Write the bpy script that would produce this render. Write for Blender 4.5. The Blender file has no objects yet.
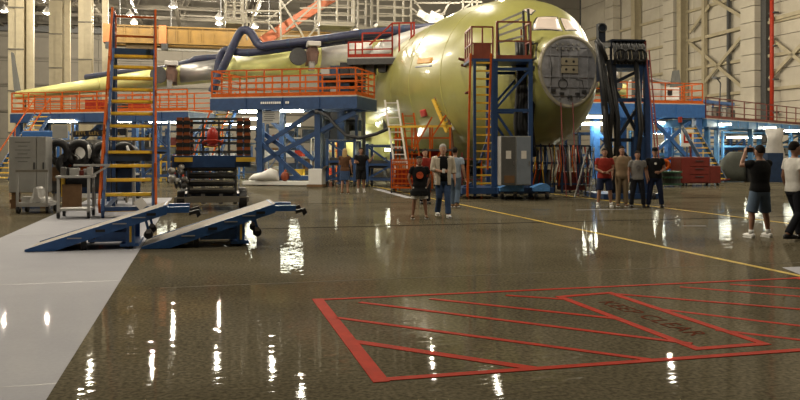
import bpy, bmesh, math, random
import numpy as np
from mathutils import Vector, Matrix
random.seed(7)
R = math.radians
SC = bpy.context.scene
COL = SC.collection
# ------------------------------------------------------------------ camera
F, EY, HZ = 800.0, 1.65, 150.0
cam_d = bpy.data.cameras.new('camera'); cam = bpy.data.objects.new('camera', cam_d); COL.objects.link(cam)
cam.location = (0, 0, EY); cam.rotation_euler = (R(90), 0, 0)
cam_d.sensor_width = 36; cam_d.lens = 36; cam_d.shift_y = -50/800; cam_d.clip_end = 400
SC.camera = cam
# ------------------------------------------------------------------ world, exposure
wd = bpy.data.worlds.new('world'); SC.world = wd; wd.use_nodes = True
wd.node_tree.nodes['Background'].inputs[0].default_value = (1.0, .86, .66, 1)
wd.node_tree.nodes['Background'].inputs[1].default_value = .03
SC.view_settings.view_transform = 'Standard'; SC.view_settings.look = 'None'
SC.view_settings.gamma = 1; SC.view_settings.exposure = 0.08
SC.view_settings.use_curve_mapping = False
LAMP_W = 2900.0            # watts of one high bay lamp
LAMP_COL = (1.0, .89, .70)
TUBE_COL = (.95, 1.0, .82)
# ------------------------------------------------------------------ coordinates
# building axes: u runs along the aircraft's span, v along its length (away from the lens)
TH = math.atan(198/800); CT, ST = math.cos(TH), math.sin(TH)
NX, NY = 5.9, 28.0
def W(u, v, z=0): return Vector((NX+u*CT-v*ST, NY+u*ST+v*CT, z))
def UV(p): x, y = p[0]-NX, p[1]-NY; return (x*CT+y*ST, -x*ST+y*CT)
def P(px, py, Y): return Vector(((px-400)/F*Y, Y, EY-(py-HZ)/F*Y))
def G(px, py): return P(px, py, EY*F/(py-HZ))
class Fr:
    """a frame standing on the floor: local x along the front, local y away from it"""
    def __init__(s, loc, rot): s.loc = Vector((loc[0], loc[1], loc[2] if len(loc) > 2 else 0)); s.rot = rot; s.m = Matrix.Translation(s.loc) @ Matrix.Rotation(rot, 4, 'Z'); s.i = s.m.inverted()
    def p(s, px, py, d=0):                      # where the sight line meets the plane y = d of this frame
        n = Vector((-math.sin(s.rot), math.cos(s.rot), 0)); r = Vector(((px-400)/F, 1, -(py-HZ)/F))
        t = (n.dot(s.loc)+d-n.dot(Vector((0, 0, EY))))/n.dot(r)
        return s.i @ (Vector((0, 0, EY))+r*t)
# ------------------------------------------------------------------ materials
MT = {}
def mat(name, col, rough=.5, metal=0, var=.15, scale=3.0, bump=0.0, bscale=30, coat=0, emit=0, spec=.5, trans=0, alpha=1):
    if name in MT: return MT[name]
    m = bpy.data.materials.new(name); m.use_nodes = True; nt = m.node_tree; b = nt.nodes['Principled BSDF']
    b.inputs['Roughness'].default_value = rough; b.inputs['Metallic'].default_value = metal
    b.inputs['Specular IOR Level'].default_value = spec
    if coat: b.inputs['Coat Weight'].default_value = coat; b.inputs['Coat Roughness'].default_value = .1
    if trans: b.inputs['Transmission Weight'].default_value = trans
    b.inputs['Base Color'].default_value = (*col, 1)
    if emit:
        b.inputs['Emission Color'].default_value = (*col, 1); b.inputs['Emission Strength'].default_value = emit
    if var:
        tc = nt.nodes.new('ShaderNodeTexCoord'); nz = nt.nodes.new('ShaderNodeTexNoise'); rp = nt.nodes.new('ShaderNodeMapRange'); mx = nt.nodes.new('ShaderNodeMix')
        nz.inputs['Scale'].default_value = scale; nz.inputs['Detail'].default_value = 5; nz.inputs['Roughness'].default_value = .65
        nt.links.new(tc.outputs['Object'], nz.inputs['Vector']); nt.links.new(nz.outputs[0], rp.inputs[0])
        rp.inputs[1].default_value = .3; rp.inputs[2].default_value = .7; mx.data_type = 'RGBA'
        mx.inputs[6].default_value = (*[c*(1-var) for c in col], 1); mx.inputs[7].default_value = (*[min(1, c*(1+var)) for c in col], 1)
        nt.links.new(rp.outputs[0], mx.inputs[0]); nt.links.new(mx.outputs[2], b.inputs['Base Color'])
    if bump:
        tc2 = nt.nodes.new('ShaderNodeTexCoord'); n2 = nt.nodes.new('ShaderNodeTexNoise'); n2.inputs['Scale'].default_value = bscale; n2.inputs['Detail'].default_value = 3
        bp = nt.nodes.new('ShaderNodeBump'); bp.inputs['Strength'].default_value = bump; bp.inputs['Distance'].default_value = .02
        nt.links.new(tc2.outputs['Object'], n2.inputs['Vector']); nt.links.new(n2.outputs[0], bp.inputs['Height']); nt.links.new(bp.outputs[0], b.inputs['Normal'])
    MT[name] = m
    return m
def floor_mat(name, c1, c2, rough, bump, speck=0.0, coat=.3, crough=.045):
    m = bpy.data.materials.new(name); m.use_nodes = True; nt = m.node_tree; b = nt.nodes['Principled BSDF']; L = nt.links.new
    tc = nt.nodes.new('ShaderNodeTexCoord')
    n1 = nt.nodes.new('ShaderNodeTexNoise'); n1.inputs['Scale'].default_value = .45; n1.inputs['Detail'].default_value = 8; n1.inputs['Roughness'].default_value = .6
    n2 = nt.nodes.new('ShaderNodeTexNoise'); n2.inputs['Scale'].default_value = 28; n2.inputs['Detail'].default_value = 3
    n3 = nt.nodes.new('ShaderNodeTexNoise'); n3.inputs['Scale'].default_value = 2.2; n3.inputs['Detail'].default_value = 4
    for n in (n1, n2, n3): L(tc.outputs['Object'], n.inputs['Vector'])
    r1 = nt.nodes.new('ShaderNodeMapRange'); r1.inputs[1].default_value = .32; r1.inputs[2].default_value = .68; L(n1.outputs[0], r1.inputs[0])
    mx = nt.nodes.new('ShaderNodeMix'); mx.data_type = 'RGBA'; mx.inputs[6].default_value = (*c1, 1); mx.inputs[7].default_value = (*c2, 1); L(r1.outputs[0], mx.inputs[0])
    r2 = nt.nodes.new('ShaderNodeMapRange'); r2.inputs[1].default_value = .35; r2.inputs[2].default_value = .7; r2.inputs[3].default_value = 1-speck; r2.inputs[4].default_value = 1+speck; L(n2.outputs[0], r2.inputs[0])
    mu = nt.nodes.new('ShaderNodeMix'); mu.data_type = 'RGBA'; mu.blend_type = 'MULTIPLY'; mu.inputs[0].default_value = 1; L(mx.outputs[2], mu.inputs[6]); L(r2.outputs[0], mu.inputs[7])
    L(mu.outputs[2], b.inputs['Base Color'])
    r3 = nt.nodes.new('ShaderNodeMapRange'); r3.inputs[1].default_value = .3; r3.inputs[2].default_value = .7; r3.inputs[3].default_value = rough*.75; r3.inputs[4].default_value = rough*1.4; L(n3.outputs[0], r3.inputs[0]); L(r3.outputs[0], b.inputs['Roughness'])
    bp = nt.nodes.new('ShaderNodeBump'); bp.inputs['Strength'].default_value = bump; bp.inputs['Distance'].default_value = .01
    n4 = nt.nodes.new('ShaderNodeTexNoise'); n4.inputs['Scale'].default_value = 5.0; n4.inputs['Detail'].default_value = 2; mp = nt.nodes.new('ShaderNodeMapping'); mp.inputs['Scale'].default_value = (.35, 1.6, 1); L(tc.outputs['Object'], mp.inputs[0]); L(mp.outputs[0], n4.inputs['Vector'])
    L(n4.outputs[0], bp.inputs['Height']); L(bp.outputs[0], b.inputs['Normal'])
    b.inputs['Specular IOR Level'].default_value = .0
    b.inputs['Coat Weight'].default_value = coat; b.inputs['Coat Roughness'].default_value = crough; L(bp.outputs[0], b.inputs['Coat Normal'])
    return m
PRIMER = mat('green primer', (.305, .292, .085), .34, 0, .12, .8, .05, 40, .35)
PRIMER2 = mat('yellow primer', (.74, .73, .29), .38, 0, .1, 1.2)
SILVER = mat('bare metal sheet', (.55, .54, .52), .38, .6, .1, 2)
WRAP = mat('white wrapping', (.72, .70, .66), .45, 0, .1, 3, .2, 8)
FAIR = mat('grey fairing', (.42, .40, .38), .45, .2, .12, 2)
BLUE = mat('blue steel paint', (.019, .053, .145), .42, 0, .2, 4)
BRBLUE = mat('bright blue paint', (.03, .11, .32), .4, 0, .18, 6)
DKBLUE = mat('dark blue paint', (.012, .03, .075), .45, 0, .25, 5)
ORANGE = mat('orange rail paint', (.42, .078, .007), .55, 0, .2, 5, spec=.15)
RED = mat('red rail paint', (.30, .028, .012), .55, 0, .2, 5, spec=.2)
REDBOX = mat('dull red paint', (.13, .016, .010), .5, 0, .25, 3)
YEL = mat('yellow step paint', (.68, .42, .035), .5, 0, .18, 6)
CRANE = mat('crane yellow', (.115, .06, .003), .5, 0, .2, 2)
CREAM = mat('cream steel paint', (.30, .258, .17), .5, 0, .12, 2)
OFFW = mat('off white tube paint', (.185, .168, .135), .45, 0, .12, 3)
GREY = mat('grey cabinet paint', (.33, .325, .305), .45, 0, .1, 3)
LGREY = mat('light grey metal', (.42, .41, .39), .45, .2, .12, 4)
DGREY = mat('dark grey metal', (.06, .06, .06), .5, .3, .2, 5)
BLACK = mat('black rubber', (.012, .012, .013), .5, 0, .3, 8)
STEEL = mat('worn steel', (.30, .29, .28), .35, .8, .2, 5)
BROWN = mat('brown board', (.16, .085, .035), .7, 0, .2, 6)
PLATE = mat('grey ramp plate', (.20, .17, .14), .6, .1, .2, 9, .3, 60)
HOSE = mat('dark blue duct cloth', (.022, .026, .062), .55, 0, .25, 3, .4, 12)
WHITE = mat('white paint', (.72, .71, .68), .5, 0, .06, 4)
PAPER = mat('paper', (.70, .66, .60), .7, 0, .08, 5)
GLASSD = mat('dark glazing', (.02, .022, .025), .1, 0, 0)
GREEN = mat('dark green paint', (.03, .09, .05), .5, 0, .2, 5)
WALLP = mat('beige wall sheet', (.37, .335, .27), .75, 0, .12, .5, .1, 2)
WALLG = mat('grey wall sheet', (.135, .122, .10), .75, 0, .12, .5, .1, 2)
ROOFM = mat('dark roof deck', (.06, .053, .042), .8, 0, .2, .4)
TRUSS = mat('grey truss paint', (.085, .074, .056), .55, 0, .15, 2)
LENS = mat('lit lamp lens', (1, .93, .78), .4, 0, 0, emit=60)
TUBE = mat('lit fluorescent tube', (1.0, 1.0, .80), .4, 0, 0, emit=50)
YLINE = mat('yellow floor paint', (.42, .29, .05), .6, 0, .25, 5, spec=.05)
RLINE = mat('red floor paint', (.33, .020, .004), .6, 0, .2, 6, spec=.02)
# ------------------------------------------------------------------ mesh building
def frame_of(d):
    d = d.normalized(); up = Vector((0, 0, 1)) if abs(d.z) < .95 else Vector((1, 0, 0))
    x = d.cross(up).normalized(); return x, x.cross(d).normalized()
class B:
    def __init__(s): s.v = []; s.f = []
    def add(s, vs, fs):
        o = len(s.v); s.v += [tuple(v) for v in vs]; s.f += [tuple(i+o for i in f) for f in fs]; return s
    def box(s, c, d, rot=None):
        vs = [Vector((x*d[0]/2, y*d[1]/2, z*d[2]/2)) for x in (-1, 1) for y in (-1, 1) for z in (-1, 1)]
        if rot: vs = [rot @ v for v in vs]
        return s.add([v+Vector(c) for v in vs], [(0, 1, 3, 2), (4, 6, 7, 5), (0, 4, 5, 1), (2, 3, 7, 6), (0, 2, 6, 4), (1, 5, 7, 3)])
    def bar(s, p, q, w, h=None):
        p, q = Vector(p), Vector(q); h = h or w; x, y = frame_of(q-p)
        vs = [e+x*a*w/2+y*b*h/2 for e in (p, q) for a, b in ((-1, -1), (1, -1), (1, 1), (-1, 1))]
        return s.add(vs, [(3, 2, 1, 0), (4, 5, 6, 7), (0, 1, 5, 4), (1, 2, 6, 5), (2, 3, 7, 6), (3, 0, 4, 7)])
    def tube(s, pts, r, n=8):
        pts = [Vector(p) for p in pts]; rr = r if isinstance(r, (list, tuple)) else [r]*len(pts); rings = []; x = None
        for i, p in enumerate(pts):
            d = (pts[min(i+1, len(pts)-1)]-pts[max(i-1, 0)]).normalized()
            if x is None: x, y = frame_of(d)
            else:
                x = (x-d*x.dot(d)).normalized(); y = x.cross(d)
            rings.append([p+(x*math.cos(t)+y*math.sin(t))*rr[i] for t in [2*math.pi*k/n for k in range(n)]])
        return s.loft(rings)
    def loft(s, rings, cap=True):
        n = len(rings[0]); vs = [v for r in rings for v in r]; fs = []
        for i in range(len(rings)-1):
            for k in range(n): fs.append((i*n+k, i*n+(k+1) % n, (i+1)*n+(k+1) % n, (i+1)*n+k))
        if cap: fs.append(tuple(range(n))[::-1]); fs.append(tuple((len(rings)-1)*n+k for k in range(n)))
        return s.add(vs, fs)
    def cyl(s, p, q, r, n=12, r2=None): return s.tube([p, q], [r, r if r2 is None else r2], n)
    def ring(s, c, axis, R0, r, n=20, m=6):
        c = Vector(c); x, y = frame_of(Vector(axis)); a = Vector(axis).normalized(); vs = []; fs = []
        for i in range(n):
            t = 2*math.pi*i/n; e = x*math.cos(t)+y*math.sin(t)
            for k in range(m): q = 2*math.pi*k/m; vs.append(c+e*(R0+r*math.cos(q))+a*r*math.sin(q))
        for i in range(n):
            for k in range(m): fs.append((i*m+k, ((i+1) % n)*m+k, ((i+1) % n)*m+(k+1) % m, i*m+(k+1) % m))
        return s.add(vs, fs)
    def ball(s, c, r, n=12, m=8):
        c = Vector(c); r = r if isinstance(r, (tuple, list)) else (r, r, r); rings = []
        for i in range(m+1):
            t = math.pi*(i/m-.5); t = max(min(t, 1.55), -1.55)
            rings.append([c+Vector((r[0]*math.cos(t)*math.cos(a), r[1]*math.cos(t)*math.sin(a), r[2]*math.sin(t))) for a in [2*math.pi*k/n for k in range(n)]])
        return s.loft(rings)
    def prism(s, poly, off):
        poly = [Vector(p) for p in poly]; off = Vector(off); n = len(poly)
        return s.add(poly+[p+off for p in poly], [tuple(range(n))[::-1], tuple(range(n, 2*n))]+[(k, (k+1) % n, (k+1) % n+n, k+n) for k in range(n)])
    def build(s, name, m, parent=None, smooth=False, fr=None, bevel=0):
        me = bpy.data.meshes.new(name); vs = s.v
        if fr: vs = [tuple(fr.i @ Vector(v)) for v in vs]
        me.from_pydata(vs, [], s.f); me.materials.append(m)
        bm = bmesh.new(); bm.from_mesh(me); bmesh.ops.recalc_face_normals(bm, faces=bm.faces); bm.to_mesh(me); bm.free()
        if smooth:
            for p in me.polygons: p.use_smooth = True
        o = bpy.data.objects.new(name, me); COL.objects.link(o)
        if parent: o.parent = parent
        if bevel:
            md = o.modifiers.new('bevel', 'BEVEL'); md.width = bevel; md.segments = 2; md.limit_method = 'ANGLE'
        return o
def tag(o, label=None, cat=None, group=None, kind=None):
    for k, v in (('label', label), ('category', cat), ('group', group), ('kind', kind)):
        if v: o[k] = v
    return o
def thing(name, label, cat, fr=None, group=None, kind=None):
    o = bpy.data.objects.new(name, None); COL.objects.link(o); o.empty_display_size = .2
    if fr: o.location = fr.loc; o.rotation_euler = (0, 0, fr.rot)
    return tag(o, label, cat, group, kind)
def inst(o, loc, parent=None, rot=None, name=None):
    c = o.copy(); COL.objects.link(c); c.location = loc
    if rot: c.rotation_euler = rot
    if parent: c.parent = parent
    return c
def copy_tree(o, parent=None):
    c = o.copy(); COL.objects.link(c)
    if parent: c.parent = parent
    for ch in list(o.children): copy_tree(ch, c)
    return c
def bars(name, m, parent, segs, w, h=None):                # each bar a mesh of its own
    return [B().bar(p, q, w, h).build(name, m, parent) for p, q in segs]
def tubes(name, m, parent, segs, r, n=8):
    return [B().tube(s, r, n).build(name, m, parent, True) for s in segs]
def railing(parent, path, h, m, gap=1.4, w=.055, mids=1, toe=True, names=('rail_post', 'top_rail', 'mid_rail', 'toe_board')):
    path = [Vector(p) for p in path]; first = None; done = []
    for i in range(len(path)-1):
        a, b = path[i], path[i+1]; n = max(1, round((b-a).length/gap))
        for k in range(n+1):
            q = a.lerp(b, k/n)
            if any((q-d).length < .1 for d in done): continue
            done.append(q)
            if first is None: first = B().box((0, 0, h/2), (w, w, h)).build(names[0], m, parent); first.location = q
            else: inst(first, q, parent)
        up = Vector((0, 0, 1))
        B().bar(a+up*h, b+up*h, w, w).build(names[1], m, parent)
        for j in range(mids): B().bar(a+up*h*(j+1)/(mids+1), b+up*h*(j+1)/(mids+1), w*.85, w*.85).build(names[2], m, parent)
        if toe: B().bar(a+up*.09, b+up*.09, .025, .17).build(names[3], m, parent)
def stairs(parent, p0, p1, wdir, width, n, stepm, strm, railm=None, railh=.95, tread=.24, strw=.06):
    p0, p1, w = Vector(p0), Vector(p1), Vector(wdir).normalized(); d = p1-p0; hd = Vector((d.x, d.y, 0)).normalized()
    for s in (-1, 1):
        B().bar(p0+w*s*width/2, p1+w*s*width/2, strw, .2).build('stringer', strm, parent)
        if railm:
            up = Vector((0, 0, railh))
            B().bar(p0+w*s*width/2+up, p1+w*s*width/2+up, .05).build('handrail', railm, parent)
            for k in (0.02, .5, .98): q = p0.lerp(p1, k)+w*s*width/2; B().bar(q, q+up, .045).build('handrail_post', railm, parent)
    first = None; x = w; rot = math.atan2(w.y, w.x)
    for k in range(n):
        q = p0.lerp(p1, (k+.5)/n)
        if first is None: first = B().box((0, 0, 0), (width-strw, tread, .05)).build('step', stepm, parent); first.location = q; first.rotation_euler = (0, 0, rot)
        else: inst(first, q, parent)
def ladder(parent, p0, p1, wdir, width, gap, rungm, stm, r=.02, sw=.05):
    p0, p1, w = Vector(p0), Vector(p1), Vector(wdir).normalized(); L = (p1-p0).length; n = int(L/gap)
    for s in (-1, 1): B().bar(p0+w*s*width/2, p1+w*s*width/2, sw, sw*1.4).build('stile', stm, parent)
    first = None
    for k in range(n):
        q = p0.lerp(p1, (k+.6)/n)
        if first is None: first = B().bar(-w*width/2, w*width/2, r*2.4, r*2).build('rung', rungm, parent); first.location = q
        else: inst(first, q, parent)
def castor(parent, p, r=.09, axis=(1, 0, 0), name='castor'):
    p = Vector(p); a = Vector(axis).normalized(); o = B().cyl(p-a*r*.35, p+a*r*.35, r, 14).build(name, BLACK, parent)
    B().box(p+Vector((0, 0, r*.75)), (r*1.0, r*1.0, r*.9)).build('fork', STEEL, o)
    return o
def caster_xy(parent, x, y, r=.09): return castor(parent, (x, y, r), r)
def lettering(name, s, size, m, parent, loc, rot, spacing=1.0, ext=.002, shear=0, align='CENTER', wscale=1):
    cu = bpy.data.curves.new(name, 'FONT'); cu.body = s; cu.size = size; cu.extrude = ext; cu.align_x = align; cu.align_y = 'CENTER'; cu.space_character = spacing; cu.shear = shear
    t = bpy.data.objects.new('tmp', cu); COL.objects.link(t); bpy.context.view_layer.update()
    me = bpy.data.meshes.new_from_object(t); bpy.data.objects.remove(t); me.materials.clear(); me.materials.append(m)
    o = bpy.data.objects.new(name, me); COL.objects.link(o); o.parent = parent; o.location = loc; o.rotation_euler = rot; o.scale = (wscale, 1, 1)
    return o
# ================================================================== setting
FLOORM = floor_mat('polished brown concrete', (.078, .067, .044), (.122, .106, .072), .4, .22, .35, .25, .02)
LANEM = floor_mat('white floor coating', (.35, .35, .385), (.41, .41, .44), .5, .05, .03, .07, .03)
UL, UR, VB, VN, ZC = -58, 38, 75, -42, 24.0          # hangar: left and right wall, back wall, near end, roof
bfr = Fr(W(0, 0), TH)
floor = B().prism([(UL, VN, -.3), (UR, VN, -.3), (UR, VB, -.3), (UL, VB, -.3)], (0, 0, .3)).build('floor', FLOORM); floor.location = bfr.loc; floor.rotation_euler = (0, 0, TH)
tag(floor, kind='structure', label='dark brown polished concrete hangar floor', cat='floor')
def gl(px, py): q = bfr.i @ G(px, py); return Vector((q.x, q.y, 0))
def mark(name, m, pts, z=.003): return B().prism([(p[0], p[1], 0) for p in pts], (0, 0, z)).build(name, m, floor)
ZK = [0]
def line(name, m, a, b, w, z=.003, mitre=0):
    ZK[0] += 1; z = z+.0001*(ZK[0] % 23)
    a, b = Vector((a[0], a[1], 0)), Vector((b[0], b[1], 0)); d = (b-a).normalized(); n = Vector((-d.y, d.x, 0))*w/2; a = a-d*mitre; b = b+d*mitre
    return mark(name, m, [a-n, b-n, b+n, a+n], z)
lr, ll = gl(104, 307).x, gl(0, 238).x
mark('white_lane', LANEM, [(ll, VN+8), (lr, VN+8), (lr, 3), (ll, 3)], .002)
for vv in (-19.7, -15.1, -9.0): line('lane_joint', mat('lane joint', (.36, .35, .36), .4), (ll, vv), (lr, vv), .012, .003)
yx = gl(620, 238).x
for v0, v1 in ((-26, -7.5), (-7.4, 16)): line('yellow_line', YLINE, (yx, v0), (yx, v1), .10)
y2 = gl(700, 212.3).x; line('yellow_line', YLINE, (y2, -16), (y2, 12), .10)
mark('white_patch', LANEM, [(gl(770, 268).x+.2, gl(770, 268).y), (gl(770, 268).x+5, gl(770, 268).y), (gl(770, 268).x+5, gl(770, 268).y-4), (yx+.08, gl(800, 277).y-1.5), (yx+.08, gl(793, 275).y)], .002)
a, b = gl(376, 189), gl(410, 198); line('white_line', LANEM, a, b, .28)
line('white_line', LANEM, gl(576, 210), gl(640, 209), .10); line('white_line', LANEM, gl(683, 226), gl(706, 226), .06)
line('floor_joint', mat('joint filler', (.15, .13, .10), .6, 0, .2, spec=.05), (gl(160, 288).x, gl(160, 288).y), (gl(330, 286).x+20, gl(160, 288).y), .014, .0015)
jm = mat('dark joint filler', (.02, .018, .015), .5, spec=.0)
for vv in (gl(300, 228).y, gl(300, 204).y): line('floor_joint', jm, (lr+.3, vv), (UR-4 if vv < -6 else 20, vv), .11, .0015)
# red keep-clear box
A, Bq = gl(318, 300), gl(380, 380); ua, va, vb = A.x, A.y, Bq.y; u1 = yx-.16
z = .0035
line('red_line', RLINE, (ua, vb), (ua, va), .12, z, .06); line('red_line', RLINE, (ua, va), (u1, va), .07, z, .06); line('red_line', RLINE, (ua, vb), (u1, vb), .08, z, .06); line('red_line', RLINE, (u1, vb), (u1, va), .12, z, .06)
for a, b in (((350, 341), (536, 369)), ((337, 318), (650, 360)), ((360, 302.5), (692, 344)), ((430, 299), (622, 319.5)), ((506, 295.5), (572, 300)),
             ((614, 294), (842, 313)), ((662, 309.5), (842, 331)), ((716, 330), (842, 345)), ((680, 287), (842, 300)), ((730, 284.5), (842, 291))):
    p, q = gl(*a), gl(*b)
    if q.x > u1: q = p.lerp(q, (u1-p.x)/(q.x-p.x))
    line('red_line', RLINE, p, q, .10 if a[1] > 340 else .068, .003)
k1, k2, k3, k4 = gl(560, 297), gl(697, 349), gl(764, 344), gl(610, 293)
for a, b in ((k1, k2), (k2, k3), (k3, k4), (k4, k1)): line('red_line', RLINE, a, b, .085, .004, .04)
tm = mat('faded red stencil paint', (.105, .035, .022), .7, 0, .3, 9, spec=.0)
mid = (k1+k2+k3+k4)/4; dd = (k2-k1).normalized()
lettering('stencil_lettering', 'KEEP CLEAR', .27, tm, floor, (mid.x, mid.y, .0025), (0, 0, math.atan2(dd.y, dd.x)), 1.1, .0008, 0, 'CENTER', 1.05)
# back wall: grey sheets on girts
def wall(name, x0, x1, fr, m, pw, ph, z1, label, skip=None):
    w = B().box(((x0+x1)/2, .35, z1/2), (x1-x0, .3, z1)).build(name, ROOFM); w.location = fr.loc; w.rotation_euler = (0, 0, fr.rot); tag(w, label, 'wall', kind='structure')
    base = None; nx = round((x1-x0)/pw); nz = round(z1/ph); pw = (x1-x0)/nx; ph = z1/nz
    for i in range(nx):
        for k in range(nz):
            q = (x0+(i+.5)*pw, .15+random.uniform(-.02, .02), (k+.5)*ph)
            if base is None: base = B().box((0, 0, 0), (pw-.05, .08, ph-.06)).build('wall_panel', m, w); base.location = q
            else: inst(base, q, w)
    return w
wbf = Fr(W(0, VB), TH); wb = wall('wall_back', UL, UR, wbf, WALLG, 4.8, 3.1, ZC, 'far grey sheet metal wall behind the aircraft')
for zz in (6.2, 9.3, 12.4, 14.9): B().box(((UL+UR)/2, 0, zz), (UR-UL, .2, .22)).build('girt', TRUSS, wb)
B().box(((UL+UR)/2, -.5, 15.7), (UR-UL, .8, .7)).build('eave_beam', DGREY, wb)
wlf = Fr(W(UL, 0), TH-R(90)); wall('wall_left', -VB, -VN, Fr(W(UL, 0), TH+R(90)), WALLG, 9, 4, ZC, 'plain grey left side wall') if False else None
# right wall: beige sheets, girts, columns, cross bracing, red pipe
wrf = Fr(W(UR, 0), TH+R(90)); wrf = Fr(W(UR, 0), TH-R(90))      # local x = -v, local y = +u
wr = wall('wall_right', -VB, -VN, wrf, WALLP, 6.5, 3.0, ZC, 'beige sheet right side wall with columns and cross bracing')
for zz in (4.2, 7.2, 10.25, 13.3, 16.4): B().box((-(VB+VN)/2, -.05, zz), (VB-VN, .3, .28)).build('girt', CREAM, wr)
def wx(px): return wrf.p(px, 100).x
for px in (676.5, 757): 
    x0 = wx(px)
    for dx in (0, 26, -13) if px == 676.5 else (0,):
        for k in range(16):
            B().box((x0+dx, -.55, .75+1.5*k), (2.0, 1.0, 1.44)).build('column_block', WALLP, wr)
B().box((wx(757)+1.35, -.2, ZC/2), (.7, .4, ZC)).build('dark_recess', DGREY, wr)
for px in (686.5, 640):
    x0 = wx(px)
    for s in (-.42, .42): B().box((x0, -.5+s, ZC/2), (.75, .07, ZC)).build('column_flange', CREAM, wr)
    B().box((x0, -.5, ZC/2), (.07, .84, ZC)).build('column_web', CREAM, wr)
x0 = wx(707); B().box((x0, -.3, ZC/2), (.45, .4, ZC)).build('wall_post', CREAM, wr); x0 = wx(731); B().box((x0, -.25, ZC/2), (.28, .3, ZC)).build('wall_post', DGREY, wr)
for a, b in (((690, 43), (748, 92)), ((746, 31), (705, 82)), ((690, 41), (746, 26.5)), ((714, 0), (747, 20)), ((709, 6), (690, 32)), ((770, 38), (803, 63)), ((803, 43), (770, 78)), ((770, 20), (803, 11))):
    p, q = wrf.p(*a, -.35), wrf.p(*b, -.35); d = (q-p)*.02; B().bar(p-d, q+d, .12, .34).build('brace', CREAM, wr)
x0 = wx(778.5); B().cyl((x0, -.7, 0), (x0, -.7, ZC), .18, 12).build('red_pipe', RED, wr, True)
for k in range(6): B().box((x0, -.5, 2+3*k), (.8, .5, .12)).build('pipe_bracket', DGREY, wr)
# roof
ceil = B().box(((UL+UR)/2, (VB+VN)/2, ZC+.2), (UR-UL, VB-VN, .4)).build('ceiling', ROOFM); ceil.location = bfr.loc; ceil.rotation_euler = (0, 0, TH)
tag(ceil, 'dark roof deck carried on grey steel trusses', 'ceiling', kind='structure')
def truss(y, x0, x1, zb, zt, step, along='u'):
    f = (lambda t, z: (t, y, z)) if along == 'u' else (lambda t, z: (y, t, z))
    t = B().bar(f(x0, zb), f(x1, zb), .3, .34).bar(f(x0, zt), f(x1, zt), .25, .25).build('roof_truss', TRUSS, ceil)
    n = round((x1-x0)/step); wA = wB = wV = None
    for k in range(n):
        a, b = x0+(x1-x0)*k/n, x0+(x1-x0)*(k+1)/n; w = (b-a)
        if k % 2 == 0:
            if wA is None: wA = B().bar(f(a, zb), f(b, zt), .15, .15).build('web_member', TRUSS, t); a0 = a
            else: inst(wA, Vector(f(a-a0+(0 if along == 'u' else 0), 0))-Vector(f(0, 0)), t)
        else:
            if wB is None: wB = B().bar(f(a, zt), f(b, zb), .15, .15).build('web_member', TRUSS, t); b0 = a
            else: inst(wB, Vector(f(a-b0, 0))-Vector(f(0, 0)), t)
for y in (38, 46, 53, 60, 67, 73.5): truss(y, UL+1, 4, 16.3, 23.6, 2.6)
for x in (-54, -46, -38, -31, -23, -15, -7): truss(x, 36, VB-1, 16.0, 18.2, 3.0, 'v')
for x in (-50, -42, -34.5, -27, -19): B().bar((x, 36, 15.9), (x, VB-1, 15.9), .2, .2).build('purlin', TRUSS, ceil)
# building columns on the left
def column(px, Y, w, z1, lab, pair=None):
    fr = Fr(P(px, 100, Y)*Vector((1, 1, 0)) if False else (P(px, 100, Y).x, Y), TH)
    c = thing('building_column', lab, 'column', fr, 'cream building columns', 'structure')
    for s in (-1, 1): B().box((0, s*w*.45, z1/2), (w, .08, z1)).build('flange', CREAM, c)
    B().box((0, 0, z1/2), (.1, w*.9, z1)).build('web', CREAM, c)
    B().box((w*.25, -w*.5, z1/2), (w*.5, .1, z1)).build('cover_plate', CREAM, c)
    for k in range(5): B().box((0, -w*.52, 3+3.2*k), (w*1.06, .14, .1)).build('band', TRUSS, c)
    if pair:
        x = (pair-px)/F*Y; B().box((x, .2, z1/2), (.5, .5, z1)).build('side_post', CREAM, c)
    return c
column(17.5, 62, 1.1, 16, 'thick cream building column nearest the left edge of the picture', 29)
column(56.5, 76, 1.15, 16, 'cream building column in the middle of the three at the left', 66.5)
column(86, 69, 1.1, 16, 'cream building column just left of the crane girder', 104)
column(-34, 50, 1.1, 16, 'cream building column beyond the left edge of the picture') if False else None
# ------------------------------------------------------------------ lamps
def make_lamp():
    r = thing('high_bay_lamp', 'small round high-bay lamp glowing under the roof trusses', 'lamp', group='high-bay roof lamps')
    B().loft([[Vector((rr*math.cos(t), rr*math.sin(t), zz)) for t in [2*math.pi*k/14 for k in range(14)]] for rr, zz in ((.44, 0), (.40, .12), (.24, .38), (.10, .5), (.08, .62))]).build('housing', LGREY, r, True)
    B().cyl((0, 0, -.01), (0, 0, -.10), .34, 14, .2).build('lens', LENS, r)
    B().cyl((0, 0, .6), (0, 0, .685), .03, 6).build('stem', DGREY, r)
    ld = bpy.data.lights.new('lamp_light', 'POINT'); ld.energy = LAMP_W; ld.color = LAMP_COL; ld.shadow_soft_size = .13
    lo = bpy.data.objects.new('bulb_light', ld); COL.objects.link(lo); lo.parent = r; lo.location = (0, 0, -.2)
    return r
LAMPLAB = ['glowing round lamp in the top left corner beside the first column', 'glowing round lamp between the first two cream columns', 'upper glowing lamp of the pair seen through the rolling stair top', 'lower glowing lamp of the pair seen through the rolling stair top',
           'glowing lamp above the crane girder just right of the rolling stair', 'upper glowing lamp of the pair left of the white dock', 'lower glowing lamp of the pair left of the white dock', 'glowing lamp behind the lower left tubes of the white dock']
lamp0 = make_lamp(); spots = []
for px, py in ((4, 11), (47, 13), (130, 16), (134, 23), (173, 7), (219, 18), (219, 24), (255, 27)): spots.append(P(px, py, 13.35*F/(HZ-py)))
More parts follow.
